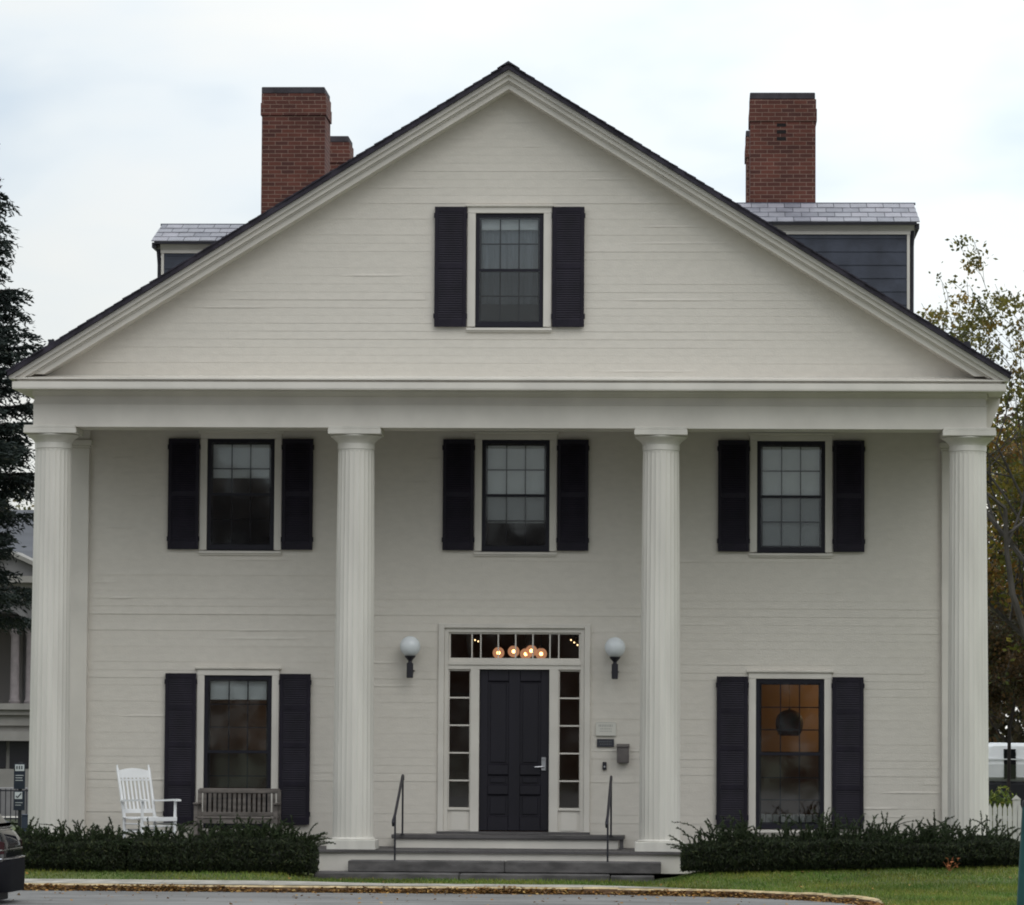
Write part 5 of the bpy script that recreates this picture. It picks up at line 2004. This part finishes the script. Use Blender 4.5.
# local x: 0 is the centre of the pediment
b = MB()
b.box(-6.5, 6.5, 2.6, 12, 0, 5.6)
wallb = obj('wall', b, m_stone, cb)
b = MB()
b.box(-6.6, 6.6, -0.1, 2.59, 2.78, 2.94)
b.box(-6.5, 6.5, 0.0, 2.59, 2.64, 2.779)
b.box(-6.45, 6.45, 0.12, 2.59, 2.36, 2.639)
b.box(-6.45, 6.45, 0.22, 2.59, 2.21, 2.359)
b.box(-6.45, 6.45, -0.05, 2.59, 1.96, 2.209)
b.box(-6.4, 6.4, 0.45, 2.59, 1.22, 1.959)
b.box(-6.4, 6.4, 0.15, 2.59, 0.0, 1.219)
obj('plinth', b, m_stone2, cb)
b = MB()
for i in range(6):
    b.box(-5.95 + i * 2.0, -4.05 + i * 2.0, 0.40, 0.46, 1.235, 1.945)
bw = obj('basement_window', b, m_void, cb)
for i, xx in enumerate((-5.2, -3.6, -2.2, -1.1, -0.42, 0.15, 0.56, 1.25, 2.4, 3.8, 5.4)):
    b = MB()
    b.lathe([(0.155, 2.942), (0.16, 3.0), (0.125, 3.05), (0.112, 4.72), (0.13, 4.75), (0.155, 4.86), (0.155, 4.93)], 20, (xx, 0.45, 0))
    obj('column', b, m_pink, cb, smooth=True)
b = MB()
def arch(cx_, r0, r1, z, y0, y1):
    n = 18
    for i in range(n):
        a0, a1 = math.pi * i / n, math.pi * (i + 1) / n
        b.prism([(cx_ + r0 * math.cos(a0), z + r0 * math.sin(a0)), (cx_ + r1 * math.cos(a0), z + r1 * math.sin(a0)), (cx_ + r1 * math.cos(a1), z + r1 * math.sin(a1)), (cx_ + r0 * math.cos(a1), z + r0 * math.sin(a1))], y0, y1)
ZA = 4.94
arch(0.0, 0.44, 0.58, ZA, 0.20, 0.8)
b.box(-6.5, -0.59, 0.28, 0.85, ZA, 5.66)
b.box(0.59, 6.5, 0.28, 0.85, ZA, 5.66)
n = 14
for i in range(n):
    a0, a1 = math.pi * i / n, math.pi * (i + 1) / n
    b.prism([(0.585 * math.cos(a0), ZA + 0.585 * math.sin(a0)), (0.585 * math.cos(a0), 5.66), (0.585 * math.cos(a1), 5.66), (0.585 * math.cos(a1), ZA + 0.585 * math.sin(a1))], 0.30, 0.8)
obj('arch', b, m_stone, cb)
b = MB()
b.box(-1.1, 0.02, 2.5, 2.59, 2.95, 5.30)
obj('doorway', b, mat('brown_doorway', (0.22, 0.20, 0.19), 0.7), cb)
b = MB()
b.box(-6.6, 6.6, 0.05, 2.6, 5.661, 5.75)
b.box(-6.5, 6.5, 0.18, 2.6, 5.751, 6.12)
b.box(-6.8, 6.8, -0.1, 2.6, 6.121, 6.29)
obj('cornice', b, m_stone2, cb)
b = MB()
b.prism([(-1.25, 6.291), (1.25, 6.291), (0, 6.86)], 0.1, 4.0)
ped = obj('pediment', b, m_stone, cb)
b = MB()
for sx in (-1, 1):
    poly = [(0, 6.87), (0, 6.99), (sx * 1.42, 6.34), (sx * 1.42, 6.235)]
    b.prism(poly if sx > 0 else poly[::-1], -0.12, 4.0)
obj('raking_cornice', b, m_stone2, ped)
b = MB()
b.prism([(0.9, 6.29), (12.2, 6.29), (7.5, 8.3), (5.0, 8.3)], -6.6, 6.6, axis='x')
obj('roof', b, m_lead, cb)

# low wall, path and railings in front of it
b = MB()
b.quad((-60, 41, -0.44), (6, 41, -0.44), (6, 43.5, -0.44), (-60, 43.5, -0.44))
struct(obj('path', b, m_walk))
fr = thing('iron_fence', 'black iron railing in front of the stone civic building', 'fence', (-12.0, 40.0, -0.5))
b = MB()
for i in range(60):
    x = -4.0 + i * 0.125
    b.tube([(x, 0, 0.0), (x, 0, 0.78)], 0.012, 4)
obj('bar', b, m_iron, fr)
b = MB()
b.box(-4.05, 3.5, -0.018, 0.018, 0.72, 0.75)
b.box(-4.05, 3.5, -0.018, 0.018, 0.06, 0.09)
obj('rail', b, m_iron, fr)
for x in (-4.0, -1.0, 2.0):
    b = MB()
    b.cbox(x - 0.04, x + 0.04, -0.04, 0.04, 0, 0.98, 0.005)
    obj('post', b, m_iron, fr)
b = MB()
b.cbox(-6.0, 4.0, 0, 0.4, 0.0, 0.80, 0.02)
tag(obj('low_wall', b, m_stone, None, (-12.0, 45.0, -0.56)), 'low grey stone wall behind the iron railing', 'wall')

# parking sign beside the end column
ps = thing('parking_sign', 'dark post sign with two white square symbols beside the left end column', 'sign', (-10.99, 25.0, -0.5))
m_navy = mat('navy_sign_paint', (0.022, 0.028, 0.045), 0.4)
m_signwhite = mat('white_sign_vinyl', (0.62, 0.64, 0.68), 0.5)
b = MB()
b.cbox(-0.035, 0.035, -0.02, 0.02, 0.0, 1.52, 0.004)
obj('post', b, m_iron, ps)
for z0_, z1_, kind in ((0.98, 1.49, 'a'), (0.55, 0.94, 'b')):
    b = MB()
    b.cbox(-0.125, 0.105, -0.045, -0.022, z0_, z1_, 0.004)
    p_ = obj('panel', b, m_navy, ps)
    b = MB()
    if kind == 'a':
        b.box(-0.10, 0.085, -0.049, -0.0455, 1.345, 1.475)
        b.box(-0.09, 0.07, -0.049, -0.0455, 1.25, 1.262)
        b.box(-0.09, 0.05, -0.049, -0.0455, 1.20, 1.212)
        b.box(-0.09, 0.06, -0.049, -0.0455, 1.15, 1.162)
    else:
        b.box(-0.10, 0.05, -0.049, -0.0455, 0.78, 0.92)
        b.box(-0.09, 0.06, -0.049, -0.0455, 0.70, 0.71)
        b.box(-0.09, 0.03, -0.049, -0.0455, 0.65, 0.66)
    obj('symbol', b, m_signwhite, p_)
    b = MB()
    if kind == 'a':
        for q in range(3):
            b.box(-0.075 + q * 0.05, -0.05 + q * 0.05, -0.052, -0.0495, 1.38, 1.45)
    else:
        b.bar((-0.075, -0.051, 0.84), (-0.045, -0.051, 0.805), 0.0015, 0.012, up=(0, 0, 1))
        b.bar((-0.045, -0.051, 0.805), (0.03, -0.051, 0.895), 0.0015, 0.012, up=(0, 0, 1))
    obj('pictogram', b, m_navy, p_)
bx_ = tag(obj('utility_box', MB(), m_navy), None, None) if False else None
b = MB()
b.cbox(-0.13, 0.13, -0.1, 0.1, 0, 0.42, 0.02)
b.cbox(-0.14, 0.14, -0.11, 0.11, 0.421, 0.45, 0.01)
tag(obj('utility_box', b, mat('dull_blue_box', (0.035, 0.045, 0.075), 0.5), None, (-10.98, 26.0, -0.5)), 'dull blue box on the ground below the two symbol sign', 'box')

tree(-16.2, 66, -0.5, 8.8, 0.22, 67, 'pale beige autumn tree behind the stone civic building', [(0.20, 0.17, 0.10), (0.15, 0.14, 0.07), (0.10, 0.11, 0.04)], [3, 3, 2], 16000, 0.08, depth=5, spread=0.6, up=0.4, scatter=0.3)
tree(-13.6, 72, -0.5, 8.2, 0.2, 68, 'grey green tree behind the stone civic building, nearer the column', [(0.10, 0.11, 0.06), (0.15, 0.14, 0.08)], [3, 2], 16000, 0.08, depth=5, spread=0.6, up=0.4, scatter=0.3)

# ------------------------------------------------------------------ car in the street, tail to the right
cr_ = thing('car', 'shiny black hatchback in the street, only its tail in the frame', 'car', (-5.745, -8.0, -0.476))
# local: x runs to the tail
body = [(-4.20, 0.42, 0.62, 0.62, 0.60), (-4.10, 0.30, 0.72, 0.78, 0.74), (-3.7, 0.24, 0.84, 0.86, 0.82), (-2.9, 0.22, 0.95, 0.88, 0.84), (-2.0, 0.22, 0.98, 0.88, 0.84), (-0.8, 0.22, 0.99, 0.88, 0.84),
        (-0.45, 0.23, 0.985, 0.875, 0.83), (-0.30, 0.24, 0.965, 0.86, 0.81), (-0.18, 0.26, 0.925, 0.83, 0.77), (-0.09, 0.28, 0.87, 0.785, 0.72), (-0.03, 0.31, 0.80, 0.72, 0.66), (0.0, 0.38, 0.70, 0.64, 0.58)]
b = MB()
b.loft(vehicle_rings(body, 0.88))
bd = obj('body', b, m_carpaint, cr_, smooth=True)
b = MB()
gh = [(-2.75, 0.93, 1.00, 0.80, 0.78), (-2.1, 0.93, 1.36, 0.82, 0.66), (-1.5, 0.93, 1.45, 0.82, 0.64), (-0.85, 0.93, 1.43, 0.81, 0.63), (-0.50, 0.93, 1.34, 0.79, 0.62), (-0.32, 0.92, 1.15, 0.775, 0.66), (-0.17, 0.88, 0.94, 0.75, 0.70)]
b.loft(vehicle_rings(gh, 0.8))
obj('window', b, m_carglass, cr_, smooth=True)
b = MB()
rr_ = [[(x, -w_, z), (x, -w_ * 0.5, z + 0.035), (x, w_ * 0.5, z + 0.035), (x, w_, z), (x, w_, z - 0.03), (x, -w_, z - 0.03)] for x, z, w_ in ((-2.05, 1.36, 0.64), (-1.5, 1.445, 0.63), (-0.85, 1.43, 0.62), (-0.34, 1.34, 0.61))]
b.loft(rr_)
obj('roof', b, m_carpaint, cr_, smooth=True)
for s_ in (-1, 1):
    b = MB()
    b.loft([[(x, s_ * (w_ - 0.05), z0_), (x, s_ * w_, z0_), (x, s_ * (w_ - 0.015), z1_), (x, s_ * (w_ - 0.06), z1_)] for x, z0_, z1_, w_ in ((-0.34, 0.72, 0.78, 0.885), (-0.20, 0.66, 0.80, 0.852), (-0.08, 0.62, 0.79, 0.795), (-0.012, 0.62, 0.76, 0.70))])
    obj('tail_light', b, m_redlamp, cr_)
    for x in (-3.35, -0.85):
        wheel(cr_, x, s_ * 0.79, 0.315, 0.21, s_)
    b = MB()
    b.box(-2.55, -2.40, s_ * 0.90 - 0.08, s_ * 0.90 + 0.08, 0.96, 1.08)
    obj('mirror', b, m_carpaint, cr_)
b = MB()
rings_ = []
sec = [(-0.05, 0.15), (-0.012, 0.20), (0.006, 0.29), (0.010, 0.38), (0.002, 0.47), (-0.03, 0.53), (-0.10, 0.55)]
for x, w_ in ((-0.45, 0.885), (-0.28, 0.872), (-0.16, 0.845), (-0.08, 0.805), (-0.02, 0.745), (0.02, 0.67), (0.045, 0.58), (0.055, 0.46)):
    rings_.append([(x, -(w_ + o_), z_) for o_, z_ in sec] + [(x, w_ + o_, z_) for o_, z_ in sec[::-1]])
b.loft(rings_)
obj('bumper', b, mat('dark_bumper', (0.010, 0.010, 0.012), 0.75, spec=0.06), cr_, smooth=True)
b = MB()
b.tube([(-0.30, -0.872, 0.555), (-0.15, -0.845, 0.558), (-0.03, -0.755, 0.56), (0.035, -0.60, 0.56), (0.05, 0.0, 0.56), (0.035, 0.60, 0.56), (-0.03, 0.755, 0.56), (-0.15, 0.845, 0.558), (-0.30, 0.872, 0.555)], 0.010, 8)
b.tube([(-0.30, -0.735, 1.05), (-0.17, -0.76, 0.925), (-0.17, 0.76, 0.925), (-0.30, 0.735, 1.05)], 0.016, 8)
for z_, dx_ in ((0.665, -0.005), (0.745, -0.03), (0.825, -0.075), (0.895, -0.13)):  # added bright bands stand in for the striped reflections on the tail
    pl_ = [(-0.50, 0.885), (-0.30, 0.868), (-0.18, 0.838), (-0.09, 0.795), (-0.03, 0.73), (0.004, 0.64)]
    pl_ = [(x_ + dx_, y_ - 0.05 * max(0, (z_ - 0.70) / 0.2)) for x_, y_ in pl_]
    b.tube([(x_, -y_, z_) for x_, y_ in pl_] + [(x_, y_, z_) for x_, y_ in pl_[::-1]], 0.011, 6)
obj('chrome_and_reflections', b, mat('reflection_chrome', (0.6, 0.6, 0.62), 0.18, metal=1.0), cr_)
b = MB()
b.loft([[(x, -w_, 0.03), (x, w_, 0.03), (x, w_, 0.17), (x, -w_, 0.17)] for x, w_ in ((-0.9, 0.74), (-0.4, 0.72), (-0.16, 0.58))])
obj('valance', b, m_plastic, cr_)

# green steel post at the right edge
gp = thing('post', 'green steel post with a black cap on the lawn at the right edge', 'post', (6.205, -14.0, -0.43), 0)
b = MB()
b.tube([(0.0, 0, -0.05), (0.08, 0, 1.33)], 0.048, 14)
obj('shaft', b, mat('dark_green_enamel', (0.010, 0.060, 0.062), 0.4, var=0.15), gp, smooth=True)
b = MB()
b.lathe([(0.053, 1.325), (0.055, 1.365), (0.045, 1.39), (0.02, 1.398)], 16, (0.081, 0, 0))
obj('cap', b, m_plastic, gp, smooth=True)

# dry orange seedling at the foot of the right hedge
sd2 = thing('seedling', 'dry orange seedling at the foot of the right hand hedge', 'plant', (6.15, -2.25, gz(6.15, -2.25)))
b = MB()
for a, l_ in ((0.3, 0.16), (-0.5, 0.14), (0.9, 0.12), (-0.1, 0.19)):
    b.tube([(0, 0, 0), (a * 0.08, 0, l_ * 0.6), (a * 0.16, 0.01, l_)], [0.006, 0.005, 0.002], 4)
obj('stem', b, mat('dry_stem', (0.24, 0.09, 0.035), 0.9), sd2)
rs = np.random.default_rng(90)
n = 14
C = np.column_stack([rs.normal(0, 0.07, n), rs.normal(0, 0.03, n), rs.uniform(0.06, 0.19, n)])
d1_ = unit(rs, n)
d2_ = np.cross(d1_, unit(rs, n))
cards('foliage', C, d1_ * 0.02, d2_ * 0.035, pigment(rs, n, [(0.42, 0.15, 0.06), (0.3, 0.10, 0.04)], [1, 1]), m_dead, sd2)

# far woods: the tree line behind everything, and an unseen one across the street, added to darken the window reflections
def far_wood(yc, x0, x1, base, amp, n, size, pal, label, seed, tilt=0.0):
    rs = np.random.default_rng(seed)
    xx = rs.uniform(x0, x1, n)
    top_ = base + tilt * (xx + 5) + amp * (0.55 * np.sin(xx * 0.21 + 0.6) + 0.35 * np.sin(xx * 0.57) + 0.2 * np.sin(xx * 1.3) + 0.12 * np.sin(xx * 3.1))
    zz_ = rs.uniform(0, 1, n) ** 0.75 * top_
    C = np.column_stack([xx, yc + rs.uniform(-3, 3, n), zz_ - 0.5])
    d1_ = unit(rs, n)
    d2_ = np.cross(d1_, unit(rs, n))
    s_ = rs.uniform(0.6, 1.2, n) * size
    f = cards('far_wood', C, d1_ * s_[:, None] * 0.7, d2_ * s_[:, None], pigment(rs, n, pal, [3, 2, 2]), m_leaf)
    tag(f, label, 'wood', kind='stuff')
far_wood(-112, -42, 36, 11.2, 1.1, 16000, 0.5, [(0.10, 0.08, 0.07), (0.14, 0.11, 0.09), (0.07, 0.06, 0.055)], 'unseen trees across the street, added to darken the window reflections', 77, -0.19)
far_wood(100, -45, 45, 7.5, 1.5, 60000, 0.26, [(0.055, 0.048, 0.030), (0.085, 0.065, 0.035), (0.045, 0.048, 0.028)], 'distant brown and olive tree line behind the house', 78)
